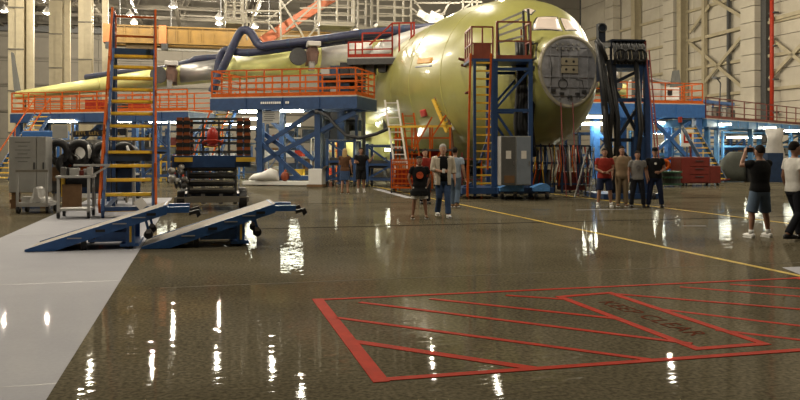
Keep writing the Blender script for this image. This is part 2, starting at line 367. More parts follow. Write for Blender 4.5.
for px, py in ((90, 374), (152, 370), (217, 363), (272, 366), (432, 362), (520, 365)): Y = 16.65*F/(py-HZ); spots.append(Vector(((px-400)/F*Y, Y, 15)))
for v in (28, 14, 0, -14):
    for u in (-46, -32, -18, -4, 10, 24) if v > -14 else (-38, -12, 14): spots.append(W(u+(3 if v % 28 else -2), v, 15))  # foremost row: unseen lamps added to brighten camera-facing sides
for v in (44, 60):
    for u in (14,): spots.append(W(u, v, 15))
for i, s in enumerate(spots):
    l = lamp0 if i == 0 else copy_tree(lamp0); l.location = s; lu, lv = UV(s); B().bar((lu-4, lv, s.z+.76), (lu+4, lv, s.z+.76), .12, .14).build('lamp_rail', TRUSS, ceil)
    l['label'] = LAMPLAB[i] if i < len(LAMPLAB) else 'high-bay lamp out of frame, mirrored in the floor or added for front light'
# fluorescent fixtures
def fluo(px0, px1, py, Y, lab, dz=0, depth=0, tilt=0):
    a, b = P(px0, py, Y), P(px1, py+tilt, Y+depth); c = (a+b)/2; d = b-a; fr = Fr((c.x, c.y, c.z), math.atan2(d.y, d.x)); L = d.length; s = d.z/2
    r = thing('fluorescent_light', lab, 'light', fr)
    B().bar((-L/2, 0, .09-s), (L/2, 0, .09+s), .5, .08).build('housing', WHITE, r)
    for y in (-.13, .13): B().bar((-L/2, y, 0-s), (L/2, y, 0+s), .10, .09).build('tube', TUBE, r)
    return r
# ================================================================== aircraft
ac = thing('transport_aircraft', 'large unpainted green-primer transport aircraft with its nose cone removed', 'aircraft', bfr)
SEC = np.array([(0, 3.2, 5.6, 1.06), (.12, 3.08, 5.70, 1.18), (.5, 2.85, 5.85, 1.36), (1, 2.6, 6.02, 1.60), (2, 2.1, 6.70, 2.05), (3, 1.8, 7.32, 2.48), (4, 1.5, 7.66, 2.85), (6, 1.25, 7.93, 3.25), (8, 1.15, 8.12, 3.43),
                (14, 1.15, 8.12, 3.43), (24, 1.15, 8.12, 3.43), (34, 1.2, 8.12, 3.40), (44, 3.6, 7.9, 2.2), (53, 6.0, 7.6, .7)])
def sec(v):
    v = min(max(v, 0), 53); i = int(np.searchsorted(SEC[:, 0], v, 'right')-1); i = min(i, len(SEC)-2); i0, i3 = max(i-1, 0), min(i+2, len(SEC)-1)
    p0, p1, p2, p3 = SEC[i0], SEC[i], SEC[i+1], SEC[i3]; h = p2[0]-p1[0]; t = (v-p1[0])/h
    m1 = (p2[1:]-p0[1:])/max(p2[0]-p0[0], 1e-6)*h; m2 = (p3[1:]-p1[1:])/max(p3[0]-p1[0], 1e-6)*h
    q = (2*t**3-3*t*t+1)*p1[1:]+(t**3-2*t*t+t)*m1+(-2*t**3+3*t*t)*p2[1:]+(t**3-t*t)*m2
    return q
def pw_(v): return float(np.interp(v, [0, .12, 1, 3, 6], [2.0, 2.1, 2.55, 2.4, 2.0]))
def sp(c, e): return math.copysign(abs(c)**e, c)
def skin(v, th, off=0):
    zb, zt, rx = sec(v); e = 2/pw_(v); return Vector(((rx+off)*sp(math.cos(th), e), v, (zb+zt)/2+((zt-zb)/2+off)*sp(math.sin(th), e)))
NS = 64
vs = [0, .06, .12, .25, .5, .75, 1, 1.5, 2, 2.5, 3, 3.5, 4, 5, 6, 7, 8, 10, 12, 14, 18, 22, 26, 30, 34, 37, 40, 44, 48, 53]
B().loft([[skin(v, 2*math.pi*k/NS) for k in range(NS)] for v in vs]).build('fuselage', PRIMER, ac, True)
def hit(px, py):
    o = bfr.i @ Vector((0, 0, EY)); q = bfr.i @ (P(px, py, 20)); d = (q-o).normalized(); t = 15.0
    while t < 70:
        p = o+d*t
        if 0 <= p.y <= 50:
            zb, zt, rx = sec(p.y); k = pw_(p.y); a, c = p.x/rx, (p.z-(zb+zt)/2)/((zt-zb)/2)
            if abs(a)**k+abs(c)**k <= 1: return p.y, math.atan2(sp(c, k/2), sp(a, k/2))
        t += .02
    return None
def decal(name, corners, m, off=.02, n=6, parent=None):
    hs = [hit(*c) for c in corners]
    if any(h is None for h in hs): print('decal miss', name, corners, hs); return None
    hs = [(v, th % (2*math.pi)) for v, th in hs]; b = B(); k = n+1; P3 = []
    for lay in (off, -.03):
        for i in range(k):
            for j in range(k):
                s, t = i/n, j/n; w = ((1-s)*(1-t), s*(1-t), s*t, (1-s)*t)
                P3.append(skin(sum(a*h[0] for a, h in zip(w, hs)), sum(a*h[1] for a, h in zip(w, hs)), lay))
    fs = [(i*k+j, (i+1)*k+j, (i+1)*k+j+1, i*k+j+1) for i in range(n) for j in range(n)]
    fs += [tuple(x+k*k for x in f)[::-1] for f in fs]
    edge = [i*k for i in range(k)]+[n*k+j for j in range(1, k)]+[i*k+n for i in range(n-1, -1, -1)]+[j for j in range(n-1, 0, -1)]
    fs += [(edge[e], edge[(e+1) % len(edge)], edge[(e+1) % len(edge)]+k*k, edge[e]+k*k) for e in range(len(edge))]
    return b.add(P3, fs).build(name, m, parent or ac, True)
FRM = mat('window frame black', (.03, .028, .025), .5)
PANE = mat('paper covered pane', (.62, .52, .46), .4, 0, .05)
def window(cs, grow=1.16):
    cx, cy = sum(c[0] for c in cs)/4, sum(c[1] for c in cs)/4
    f = decal('window_frame', [(cx+(x-cx)*grow, cy+(y-cy)*grow) for x, y in cs], FRM, .012); decal('window_pane', cs, PANE, .03, parent=ac)
window([(534, 30), (538, 18.5), (556.5, 18), (561, 30.5)], 1.15)
window([(560.5, 18.8), (568, 20.5), (577, 31), (565.5, 30.5)], 1.12)
window([(524, 10.5), (529, 9), (534.5, 11), (531, 14.5)], 1.3)
decal('escape_hatch_frame', [(530, 63), (531, 44), (538.5, 43), (537, 59)], FRM, .012); decal('escape_hatch', [(531.2, 60.5), (532.2, 46), (537, 45), (535.8, 57.5)], PRIMER, .025)
decal('orange_placard', [(417, 64), (418, 58.5), (433, 57.5), (432, 63)], mat('orange tape', (.55, .27, .03), .5), .012)
decal('placard_edge', [(415.5, 68), (415.5, 66.5), (432, 65), (432, 66.5)], mat('grey blue tape', (.22, .24, .28), .5), .012)
decal('red_cover', [(422.5, 117), (421, 110), (425.5, 109), (427.5, 115.5)], mat('bright red cloth', (.5, .03, .02), .6), .06)
for c in ((464, 60), (466.5, 66), (470, 92)): h = hit(*c); q = skin(*h, .0); nrm = (skin(*h, .3)-q); B().tube([q, q+nrm*.6, q+nrm*.9+Vector((0, -.25, 0))], [.06, .05, .02], 8).build('probe', REDBOX, ac)
decal('gear_bay_shade', [(547, 137), (549, 116), (582, 110), (577, 131)], BLACK, .015)  # black patch: gear bay with the shadow under the nose painted in
for c in ((533, 68), (529, 104), (524, 86)): 
    h = hit(*c); decal('static_port', [(c[0]-2, c[1]+2.5), (c[0]-2, c[1]-2.5), (c[0]+2, c[1]-2.5), (c[0]+2, c[1]+2.5)], DGREY, .02)
for pxs in ((444, 12, 452, 150), (496, 4, 512, 130)):      # skin lap seams
    pass
seam = mat('skin lap seam', (.36, .345, .095), .4)
for v in (5.2, 9, 12.6, 16.2):
    B().loft([[skin(v+dv, th, .006) for dv in (0, .05)]+[skin(v+dv, th, -.02) for dv in (.05, 0)] for th in [R(a) for a in range(60, 261, 5)]]).build('skin_seam', seam, ac)
# nose bulkhead
def egg(r, t, y): return Vector((1.06*r*math.cos(t)*(1+.10*math.sin(t)), y, 4.4+1.2*r*math.sin(t)))
BH = mat('grey bulkhead sheet', (.42, .42, .45), .45, .3, .25, 3, .15, 10)
nb = B().loft([[egg(r, 2*math.pi*k/40, y) for k in range(40)] for r, y in ((.99, .05), (.99, -.02), (.6, -.03), (.05, -.035))]).build('nose_bulkhead', BH, ac)
B().loft([[egg(r, 2*math.pi*k/40, y) for k in range(40)] for r, y in ((1.07, .05), (1.07, -.07), (.99, -.09), (.97, -.03))], False).build('bulkhead_rim', mat('cream rim', (.46, .42, .32), .5), nb, True)
for z0 in (3.55, 3.85, 4.2, 4.95, 5.25): 
    hw = .98*math.sqrt(max(0, 1-((z0-4.4)/1.2)**2)); B().box((0, -.055, z0), (2*hw*.96, .05, .035)).build('stiffener', BH, nb)
for x0 in (-.72, -.36, 0, .36, .72):
    hz = 1.14*math.sqrt(1-(x0/1.06)**2); B().box((x0, -.05, 4.4), (.03, .04, 2*hz*.93)).build('stiffener', BH, nb)
for zz in (4.46, 4.74): 
    o = B().box((.0, -.075, zz), (.62, .05, .25)).build('access_panel', mat('pale panel', (.50, .44, .32), .5), nb)
    for x in (-.14, .14): B().cyl((x, -.1, zz), (x, -.12, zz), .045, 8).build('fastener', DGREY, o)
for x in (-.45, -.25, -.05, .15, .35):
    for zz in (5.18, 5.34): B().cyl((x, -.05, zz), (x, -.1, zz), .05, 10).build('fitting', LGREY, nb)
for x in (-.62, -.3, .0, .3, .55): B().box((x, -.09, 3.5+abs(x)*.35), (.14, .1, .1)).build('bracket', DGREY, nb)
B().ring((-.25, -.08, 3.95), (0, 1, 0), .17, .018, 18, 5).build('cable_coil', DGREY, nb); B().tube([(-.25, -.07, 4.1), (-.28, -.07, 4.6), (-.32, -.07, 5.2)], .014, 5).build('cable', DGREY, nb)
B().tube([(-.7, -.07, 3.9), (-.66, -.07, 4.5), (-.72, -.07, 4.9)], .014, 5).build('cable', DGREY, nb); B().tube([(.55, -.07, 3.8), (.48, -.07, 4.1), (.25, -.07, 4.12)], .014, 5).build('cable', DGREY, nb)
for x in (-.35, .1):                                          # grounding straps to the floor
    B().tube([(x, -.12, 3.3), (x+.03, -.18, 1.8), (x+.15, -.25, .03)], .018, 5).build('grounding_strap', mat('red webbing', (.35, .08, .08), .6), ac)
# wings (high set, swept, slight anhedral)
def wingrow(s, f):                                           # f = 0 root .. 1 tip
    u = s*(2.6+21.4*f); return u, 17.8+11.6*f, 7.45-2.3*f, 8.6-6.1*f, 2.1-1.55*f
def foil(s, f, c0=0, c1=1, grow=1.0, n=14):
    u, le, z, c, t = wingrow(s, f); up = []; lo = []
    for k in range(n+1):
        x = c0+(c1-c0)*(1-math.cos(math.pi*k/n/ (1 if c1 == 1 else 1)))/2 if c1 == 1 else c0+(c1-c0)*(k/n)**2
        y = 5*(.2969*math.sqrt(x)-.126*x-.3516*x*x+.2843*x**3-.1036*x**4)*t*grow*.95
        up.append(Vector((u, le+x*c-(grow-1)*.5, z+y*1.05))); lo.append(Vector((u, le+x*c-(grow-1)*.5, z-y*.95)))
    return up+lo[::-1][:-1]
def fpx(px):
    lo, hi = -.2, 1.0
    for _ in range(40):
        f = (lo+hi)/2; u, le, z, c, t = wingrow(-1, f); q = W(u, le)
        if 400+q.x/q.y*F > px: lo = f
        else: hi = f
    return f
for s in (-1, 1):
    w = B().loft([foil(s, f) for f in (0, .25, .5, .75, 1)]).build('wing', PRIMER2, ac, True)
    u, le, z0, c, t = wingrow(s, 1)
    B().loft([[Vector((u+s*(.05+.5*h), le+c*(.05+.55*h), z0+2.9*h)), Vector((u+s*(.05+.5*h)+.06, le+c*(.5+.3*h), z0+2.9*h)), Vector((u+s*(.05+.5*h), le+c*(1.0), z0+2.9*h)), Vector((u+s*(.05+.5*h)-.06, le+c*(.5+.3*h), z0+2.9*h))] for h in (0, .5, 1)]).build('winglet', mat('winglet grey', (.055, .055, .052), .8, spec=.1), w)
    for f0, f1, m in ((fpx(388), fpx(373), PRIMER2), (fpx(372), fpx(322), WRAP), (fpx(301), fpx(236), PRIMER2), (fpx(216), fpx(180), SILVER), (fpx(164), fpx(100), PRIMER2), (fpx(99), .985, PRIMER2)):
        B().loft([foil(s, f, 0, .13, 1.06, 8) for f in (f0, (f0+f1)/2, f1)]).build('leading_edge_panel', m, w, True)
    for f in (fpx(311), fpx(172)):
        u, le, z0, c, t = wingrow(s, f)
        py = B().loft([[Vector((u+dx*k, yy, zz)) for dx, zz in ((-.3, z0-.55), (.3, z0-.55), (.42, z0+.1), (.25, z0+.5), (-.25, z0+.5), (-.42, z0+.1))] for k, yy in ((.5, le-1.2), (.8, le-.9), (.9, le+1.6))]).build('engine_pylon', mat('brown pylon cover', (.10, .05, .035), .6, 0, .3, 4), ac)
        B().box((u, le-1.0, z0+.52), (.75, .9, .28)).build('pylon_cap', FAIR, py, bevel=.05); B().box((u-.1, le-1.0, z0-.7), (.3, .4, .5)).build('pylon_fitting', STEEL, py)
        B().cyl((u+s*.75, le-.1, z0-.1), (u+s*.75, le-.45, z0-.1), .5, 14).build('end_plate', DGREY, py)
    u0 = s*1.2
# wing root fairing over the fuselage and gear sponson
B().loft([[Vector((math.cos(t)*rx, v, zc+math.sin(t)*rz)) for t in [R(a) for a in range(-10, 191, 10)]] for v, rx, zc, rz in ((12.2, .6, 7.75, .3), (14.5, 2.1, 7.3, .95), (17.5, 3.3, 6.9, 1.5), (24, 3.5, 6.9, 1.65), (30, 2.4, 7.2, 1.1))]).build('wing_root_fairing', FAIR, ac, True)
for s in (-1, 1):
    B().loft([[Vector((s*3.05+math.cos(t)*rx, v, zc+math.sin(t)*rz)) for t in [2*math.pi*k/24 for k in range(24)]] for v, rx, zc, rz in ((14.2, .15, 2.1, .15), (15, .6, 2.0, .65), (17, 1.1, 1.95, 1.1), (20, 1.3, 1.95, 1.25), (27, 1.3, 1.95, 1.25), (32, .3, 2.4, .4))]).build('gear_sponson', PRIMER2 if s < 0 else PRIMER, ac, True)
# nose gear and jack
B().cyl((0, 5.0, .5), (0, 5.2, 1.8), .16, 12).build('nose_gear_strut', LGREY, ac); 
for s in (-1, 1): B().ring((s*.3, 5.0, .5), (1, 0, 0), .33, .17, 22, 8).build('nose_wheel', BLACK, ac, True)
for s in (-1, 1):
    for v in (19, 21.5, 24): B().ring((s*3.4, v, .6), (1, 0, 0), .4, .2, 22, 8).build('main_wheel', BLACK, ac, True)
# ------------------------------------------------------------------ blue ducts laid along the wing
def leY(px, back=0):
    lo, hi = 0, 1
    for _ in range(40):
        f = (lo+hi)/2; u, le, z, c, t = wingrow(-1, f); q = W(u, le+back)
        if 400+q.x/q.y*F > px: lo = f
        else: hi = f
    return q.y
def duct(label, pts, back, r=.27):
    w = []
    for px, py, *d in pts: w.append(P(px, py, leY(px, back)+(d[0] if d else 0)))
    # smooth (Catmull-Rom)
    q = []
    for i in range(len(w)-1):
        a, b, c, d = w[max(i-1, 0)], w[i], w[i+1], w[min(i+2, len(w)-1)]
        for k in range(6): t = k/6; q.append(.5*((2*b)+(c-a)*t+(2*a-5*b+4*c-d)*t*t+(3*b-a-3*c+d)*t**3))
    q.append(w[-1]); fr = Fr((w[0].x, w[0].y, 0), 0); h = thing('air_duct', label, 'duct', fr)
    B().tube(q, r, 14).build('duct_hose', HOSE, h, True, fr)
    for k in range(4, len(q)-1, 5): B().tube([q[k], q[k].lerp(q[k+1], .35)], r*1.06, 14).build('hose_band', DKBLUE, h, False, fr)
duct('dark blue air duct rising in a tall peaked loop above the wing', [(212, 92), (217, 80), (228, 57), (239, 34), (245, 30), (251, 33), (260, 45.5), (275, 44.5), (320, 39.5), (360, 34), (410, 29), (442, 26.5)], -.9, .235)
duct('dark blue air duct with the low rounded bend beside the tall loop', [(214, 92), (217, 72), (221, 55), (227, 50), (236, 52), (252, 52.5), (290, 47.5), (330, 42.5), (370, 36.5), (412, 32.5), (440, 30)], -.5, .22)
duct('thinner dark air duct lying over the outer wing by the crane', [(86, 77.5), (104, 75), (130, 71.5), (160, 69), (188, 62.5), (197, 59), (214, 57.5), (224, 57)], .8, .20)
# ================================================================== work platforms
def platform(name, label, fr, x0, x1, dep, z, fas, posts, rails, railm, railh, fm=BLUE, braces=(), pw=.28, gap=1.3, mids=1, group=None, base=0):
    r = thing(name, label, 'platform', fr, group)
    B().box(((x0+x1)/2, dep/2, z-.03), (x1-x0, dep, .06)).build('deck', LGREY, r)
    for y in (0.06, dep-.06): B().box(((x0+x1)/2, y, z-fas/2-.06), (x1-x0, .12, fas)).build('deck_beam', fm, r)
    for x in (x0+.06, x1-.06): B().box((x, dep/2, z-fas/2-.06), (.12, dep-.24, fas)).build('end_beam', fm, r)
    n = int((x1-x0)/1.6)
    for k in range(1, n): B().box((x0+(x1-x0)*k/n, -.02, z-fas/2-.06), (.08, .06, fas)).build('beam_stiffener', fm, r)
    for x, y in posts: B().box((x, y, (z-fas)/2), (pw, pw, z-fas-.02)).build('post', fm, r); B().box((x, y, .03), (pw*1.7, pw*1.7, .06)).build('foot_plate', fm, r)
    for p, q in braces: B().bar(p, q, .16, .2).build('brace', fm, r)
    for path in rails: railing(r, [(x, y, z) for x, y in path], railh, railm, gap, .06, mids)
    return r
# middle platform in front of the wing
f1 = Fr((P(210, 100, 38).x, 38), R(-14.5)); xe = f1.p(357, 100).x; z1 = f1.p(210, 97.5).z
def q1(px, py, d=.3): p = f1.p(px, py, d); return (p.x, p.y, p.z)
pm = platform('work_platform', 'blue steel work platform with orange rails and crossed braces below the wing', f1, 0, xe, 3.2, z1, .55, [(f1.p(258, 150).x, .3), (f1.p(316, 150).x, .3), (f1.p(299, 150).x, 2.9), (f1.p(258, 150).x, 2.9), (f1.p(316, 150).x+.3, 2.9)],
         [[(0.05, .1), (xe-.1, .1), (xe-.1, 3.1), (.05, 3.1), (.05, .1)]], ORANGE, 1.25,
         braces=[(q1(356, 112), q1(258, 164)), (q1(314, 112, .5), q1(256, 150, .5)), (q1(256, 128, .7), q1(312, 168, .7)), (q1(262, 112, 2.8), q1(314, 160, 2.8)), (q1(318, 135, 1), q1(352, 112, 1)), (q1(256, 178), q1(314, 178)), (q1(256, 138), q1(300, 178))], mids=3, gap=.9)
B().box((f1.p(283, 180).x, .3, .12), (3.9, 1.0, .16)).build('skid', WHITE, pm)
for k in range(14):
    if k not in (10, 11): B().box((f1.p(262+2.05*k, 104).x, -.064, z1-.3), (.075, .008, .10)).build('stencil_mark', WHITE, pm)
# outer left platform
f2 = Fr((P(10, 110, 46).x, 46), R(-14.5)); xe2 = f2.p(188, 110).x; z2 = f2.p(10, 113).z
po = platform('work_platform', 'long blue work platform with orange rails under the outer left wing', f2, 0, xe2, 3.0, z2, .5, [(x, y) for x in (.4, xe2*.36, xe2*.7, xe2-.4) for y in (.3, 2.7)],
         [[(xe2-.1, 2.9), (0.05, 2.9), (0.05, .1), (xe2-.1, .1)]], ORANGE, 1.15, braces=[((.4, 2.7, .5), (xe2*.36, 2.7, z2-.6)), ((xe2*.7, 2.7, z2-.6), (xe2*.36, 2.7, .5)), ((xe2*.7, 2.7, .5), (xe2-.4, 2.7, z2-.6))], mids=3, gap=1.1)
for x, zz in ((4.8, .75), (6.2, .5), (7.6, .7)): B().box((x, 1.2, z2+zz/2), (1.0, .6, zz)).build('tool_rack', RED if x != 6.2 else DGREY, po)
# raised red-railed platform against the fuselage
f3 = Fr((P(347, 60, 40.5).x, 40.5), R(-8)); xe3 = f3.p(405, 60).x; z3 = f3.p(347, 57.5).z; xr = f3.p(392, 60).x
pr_ = platform('access_platform', 'small raised access platform with tall red rails against the fuselage', f3, 0, xe3, 2.2, z3, .3, [(.5, 2.0), (xe3*.55, 2.0)], [], RED, 1.0, DGREY, pw=.16)
tz = f3.p(390, 23).z
railing(pr_, [(0.05, .1, z3), (f3.p(362, 60).x, .1, z3)], f3.p(350, 42).z-z3, RED, .45, .07, 1)
railing(pr_, [(f3.p(362, 60).x, .1, z3), (xr, .1, z3)], f3.p(365, 33).z-z3, RED, 1.3, .07, 2)
xA = f3.p(380, 60).x
for x in (xr, f3.p(399, 60).x, xe3+.3, f3.p(392, 60).x): B().box((x, .1, (z3+tz)/2), (.08, .08, tz-z3)).build('tall_post', RED, pr_)
B().bar((xr, .1, tz), (xe3+.5, .1, tz), .08).build('top_rail', RED, pr_); B().bar((f3.p(369, 45).x, .1, f3.p(369, 45).z), (xr, .1, tz), .07).build('sloping_rail', RED, pr_)
B().bar((xe3+.45, .1, f3.p(415, 34).z), (xr+.3, .1, z3), .08).build('sloping_rail', RED, pr_); B().bar((xe3+.45, .1, tz), (xe3+.45, .1, f3.p(415, 34).z), .08).build('tall_post', RED, pr_)
for x in (.4, 1.1, 1.7, 2.3): B().box((x, .9, z3-.5), (.4, .7, random.uniform(.3, .6))).build('underdeck_box', DGREY, pr_)
# stairs between the two left platforms and at the far left
fs = Fr((P(200, 150, 36.5).x, 36.5), R(-14.5)); st = thing('stair', 'yellow-stepped stair with orange handrails between the two left platforms', 'stairs', fs)
stairs(st, (0, 0, .1), (0, 2.6, 3.5), (1, 0, 0), .95, 13, YEL, BLUE, ORANGE)
fs = Fr((P(4, 150, 41).x, 41), R(-14.5)); st = thing('stair', 'yellow-stepped stair with orange rails at the far left edge', 'stairs', fs)
stairs(st, (-.2, 0, .1), (-.2, 3.2, 3.6), (1, 0, 0), 1.0, 14, YEL, BLUE, ORANGE)
# orange trolley stand between stairs and mid platform
# ------------------------------------------------------------------ nose tower
f4 = Fr((P(470, 199, 27).x, 27), R(4)); tw = thing('nose_access_tower', 'blue steel ladder tower with red-railed top deck beside the aircraft nose', 'tower', f4)
def t4(px, py, d=0): p = f4.p(px, py, d); return Vector((p.x, d, p.z))
xa, xb = t4(496, 100).x, t4(531, 100).x; zt = t4(500, 60).z; x0 = t4(472, 100).x
for x, y in ((xa, .1), (xb, .1), (xa, 1.5), (xb, 1.5)): B().box((x, y, zt/2), (.14, .14, zt-.1)).build('post', BLUE, tw)
for zz in (1.15, 3.0, 4.4):
    for y in (.1, 1.5): B().bar((xa, y, zz), (xb, y, zz), .1).build('cross_beam', BLUE, tw)
    for x in (xa, xb): B().bar((x, .1, zz), (x, 1.5, zz), .1).build('cross_beam', BLUE, tw)
for y in (.1, 1.5):
    B().bar((xa, y, 3.05), (xb, y, 4.4), .08).build('brace', BLUE, tw); B().bar((xa, y, 2.95), (xb, y, 1.2), .08).build('brace', BLUE, tw)
B().bar((t4(497, 100).x, .1, 3), (t4(480, 100).x, .1, 1.2), .08).build('brace', BLUE, tw)
B().box(((x0+xb)/2, .8, zt), (xb-x0+.1, 1.6, .09)).build('deck', BLUE, tw)
rm = mat('brown red rail', (.22, .05, .025), .45, 0, .2)
railing(tw, [(x0, 1.5, zt), (x0, .05, zt), (t4(493, 60).x, .05, zt)], 1.12, rm, .42, .055, 1); railing(tw, [(t4(497, 60).x, .05, zt), (xb, .05, zt), (xb, 1.5, zt)], 1.3, rm, .9, .055, 1)
B().box((x0+.35, .04, zt+.3), (.6, .02, .55)).build('kick_panel', rm, tw)
ladder(tw, (t4(483, 196).x, -.15, .1), (t4(483, 61).x, -.05, zt), (1, 0, 0), .6, .26, YEL, BLUE, .028, .07)
B().bar((t4(466, 192).x, -.3, .1), (t4(470, 60).x, -.1, zt+.2), .07).build('handrail', ORANGE, tw)
B().bar((t4(486, 158).x, -.3, 1.0), (t4(490, 60).x, -.2, zt+.2), .06).build('handrail', ORANGE, tw)
B().box((t4(505, 190).x, .7, .28), (3.0, 1.9, .2)).build('chassis', BLUE, tw); B().bar((t4(455, 196).x, .2, .1), (t4(474, 184).x, .2, .45), .12, .25).build('outrigger', BLUE, tw)
for px0, px1 in ((500, 524), (533, 550)):
    a, b = t4(px0, 190, -.6).x, t4(px1, 190, -.6).x; zb, zt2 = .28, t4(500, 184, -.6).z
    B().prism([(a, -.6, zb), (b, -.6, zb), (b, -.6, zt2-.08), (b-.1, -.6, zt2), (a+.35, -.6, zt2), (a, -.6, zb+.12)], (0, .6, 0)).build('wheel_guard', mat('light blue guard', (.10, .28, .62), .45, 0, .25, 14), tw)
for px in (502, 515, 536, 547): castor(tw, (t4(px, 194, -.45).x, -.45, .11), .11)
B().box((t4(525, 187, -.3).x, -.35, .3), (1.9, .2, .2)).build('axle_beam', BLUE, tw)
al = [((497, 23), (525, 11)), ((497, 30), (524, 17)), ((497, 36), (523, 27)), ((497, 43), (523, 36))]
for a, b in al: B().bar(t4(*a, .9), t4(*b, .9), .07).build('gangway_rail', LGREY, tw)
for a, b in (((497, 22), (499, 58)), ((523, 11), (525, 56)), ((528, 9), (531, 58))): B().bar(t4(*a, .9), t4(*b, .9), .08).build('gangway_post', DGREY, tw)
for px in (517, 520, 523, 525, 527, 529, 531, 533, 526, 522):
    x = t4(px, 60, 1.2).x; B().tube([(x, 1.2, zt+.8), (x+.05, 1.1, zt-.4), (x-.06, 1.15, 2.6), (x+.03, 1.05, 1.4+random.random()*.6)], random.uniform(.06, .11), 7).build('hanging_hose', BLACK, tw, True)
# grey electrical cabinet on the tower chassis
c4 = Fr((P(501, 190, 26.0).x, 26.0), R(4)); a, b = c4.p(501, 150).x, c4.p(531, 150).x; zb, zt_ = .5, c4.p(510, 136).z
cb = thing('electrical_cabinet', 'tall grey two-door electrical cabinet standing on the nose tower chassis', 'cabinet', Fr((c4.loc.x, c4.loc.y, 0), c4.rot))
CABL = mat('blue grey cabinet paint', (.20, .23, .27), .4, 0, .1)
B().box(((a+b)/2, .3, (zb+zt_)/2), (b-a, .55, zt_-zb)).build('body', GREY, cb)
for x0_, x1_, m in ((a, (a+b)/2-.01, mat('dark cabinet door', (.09, .09, .085), .45)), ((a+b)/2+.01, b, CABL)):
    d = B().box(((x0_+x1_)/2, 0, (zb+zt_)/2), (x1_-x0_-.02, .05, zt_-zb-.06)).build('door', m, cb); xm = (x0_+x1_)/2
    B().box((xm, -.03, zb+.62*(zt_-zb)), (.17, .012, .26)).build('notice', PAPER, d); B().box((x1_-.07, -.035, zb+.45*(zt_-zb)), (.03, .03, .14)).build('handle', STEEL, d)
B().box((a+.27, -.03, zb+.2), (.34, .012, .24)).build('vent', BROWN, cb)
# ================================================================== right-hand side
# dark hose gantry
f5 = Fr((P(598, 202, 27).x, 27), R(6)); gt = thing('hose_gantry', 'dark hose gantry tower with a rack of coiled black hoses on top', 'gantry', f5)
def t5(px, py, d=0): p = f5.p(px, py, d); return Vector((p.x, d, p.z))
DKM = mat('dark navy steel', (.010, .015, .028), .5, 0, .3)
for a, b in (((602, 75), (612, 200)), ((612, 60), (622, 200)), ((640, 60), (634, 200)), ((646, 60), (648, 200))):
    for d in (0, 1.3): B().bar(t5(*a, d), t5(*b, d), .17).build('leg', DKM if a[0] < 640 else BLUE, gt)
for py in (62, 100, 140, 180): B().bar(t5(604, py), t5(647, py), .12).build('cross_beam', BLUE if py in (62, 100) else DKM, gt); B().bar(t5(604, py, 1.3), t5(647, py, 1.3), .12).build('cross_beam', DKM, gt)
for a, b in (((616, 82), (640, 70)), ((612, 84), (638, 135)), ((640, 104), (616, 140)), ((616, 144), (646, 180)), ((640, 110), (648, 140))): B().bar(t5(*a), t5(*b), .1).build('brace', DKM, gt)
xa, xb, za, zb = t5(611, 0).x, t5(645, 0).x, t5(0, 59).z, t5(0, 31).z
B().box(((xa+xb)/2, .65, za), (xb-xa, 1.4, .12)).build('rack_floor', BLUE, gt); B().box(((xa+xb)/2, .65, zb), (xb-xa, 1.4, .06)).build('rack_top', DKM, gt)
for x in (xa, xb):
    for y in (0, 1.3): B().box((x, y, (za+zb)/2), (.07, .07, zb-za)).build('rack_post', REDBOX if x == xb else DKM, gt)
for k in range(9):
    x = xa+.08+(xb-xa-.16)*k/8
    B().tube([(x, -.12, za+.05), (x+.02, -.16, za+.3), (x-.02, -.14, zb-.25), (x, .05, zb-.06), (x, 1.0, zb-.1)], .058, 8).build('coiled_hose', BLACK, gt, True)
for k in range(3): B().ring((xa+.25+.35*k, -.2, za+.35), (0, 1, 0), .2, .045, 18, 6).build('hose_coil', BLACK, gt, True)
B().box((t5(604, 40).x, .3, (t5(0, 12).z+t5(0, 75).z)/2), (.24, .24, t5(0, 12).z-t5(0, 75).z)).build('mast', DKM, gt)
B().ring((t5(604, 20).x, .15, t5(0, 17).z), (0, 1, 0), .14, .03, 16, 6).build('mast_sheave', DGREY, gt); B().box((t5(604, 36).x, .1, t5(0, 36).z), (.42, .3, .12)).build('mast_bracket', LGREY, gt)
for k, (a, b, c) in enumerate((((597, 42), (604, 90), (610, 150)), ((600, 50), (612, 110), (606, 175)), ((608, 60), (618, 120), (614, 190)), ((604, 70), (606, 130), (618, 195)), ((636, 62), (641, 130), (632, 190)), ((596, 40), (601, 46), (606, 60)))):
    B().tube([t5(*a, -.1), t5(*b, -.18), t5(*c, -.12)], .09, 8).build('hanging_hose', BLACK, gt, True)
rl = [((646, 50), (656, 160)), ((649, 50), (659, 160))]
for a, b in rl: B().bar(t5(*a, -.15), t5(*b, -.4), .035).build('rope', mat('red white rope', (.38, .10, .09), .6), gt)
for k in range(14): t = k/14; a = t5(646+10*t, 52+108*t, -.15-.25*t); b = t5(649+10*t, 52+108*t, -.15-.25*t); B().bar(a, b, .02).build('rope_rung', PAPER, gt)
B().box((t5(628, 198).x, .6, .1), (2.0, 2.0, .16)).build('base', BLUE, gt)
for px in (606, 648): castor(gt, (t5(px, 198).x, -.45, .1), .1)
for px in (634, 641): B().box((t5(px, 170).x, -.05, 1.1), (.16, .3, 2.0)).build('lower_panel', BLUE, gt)
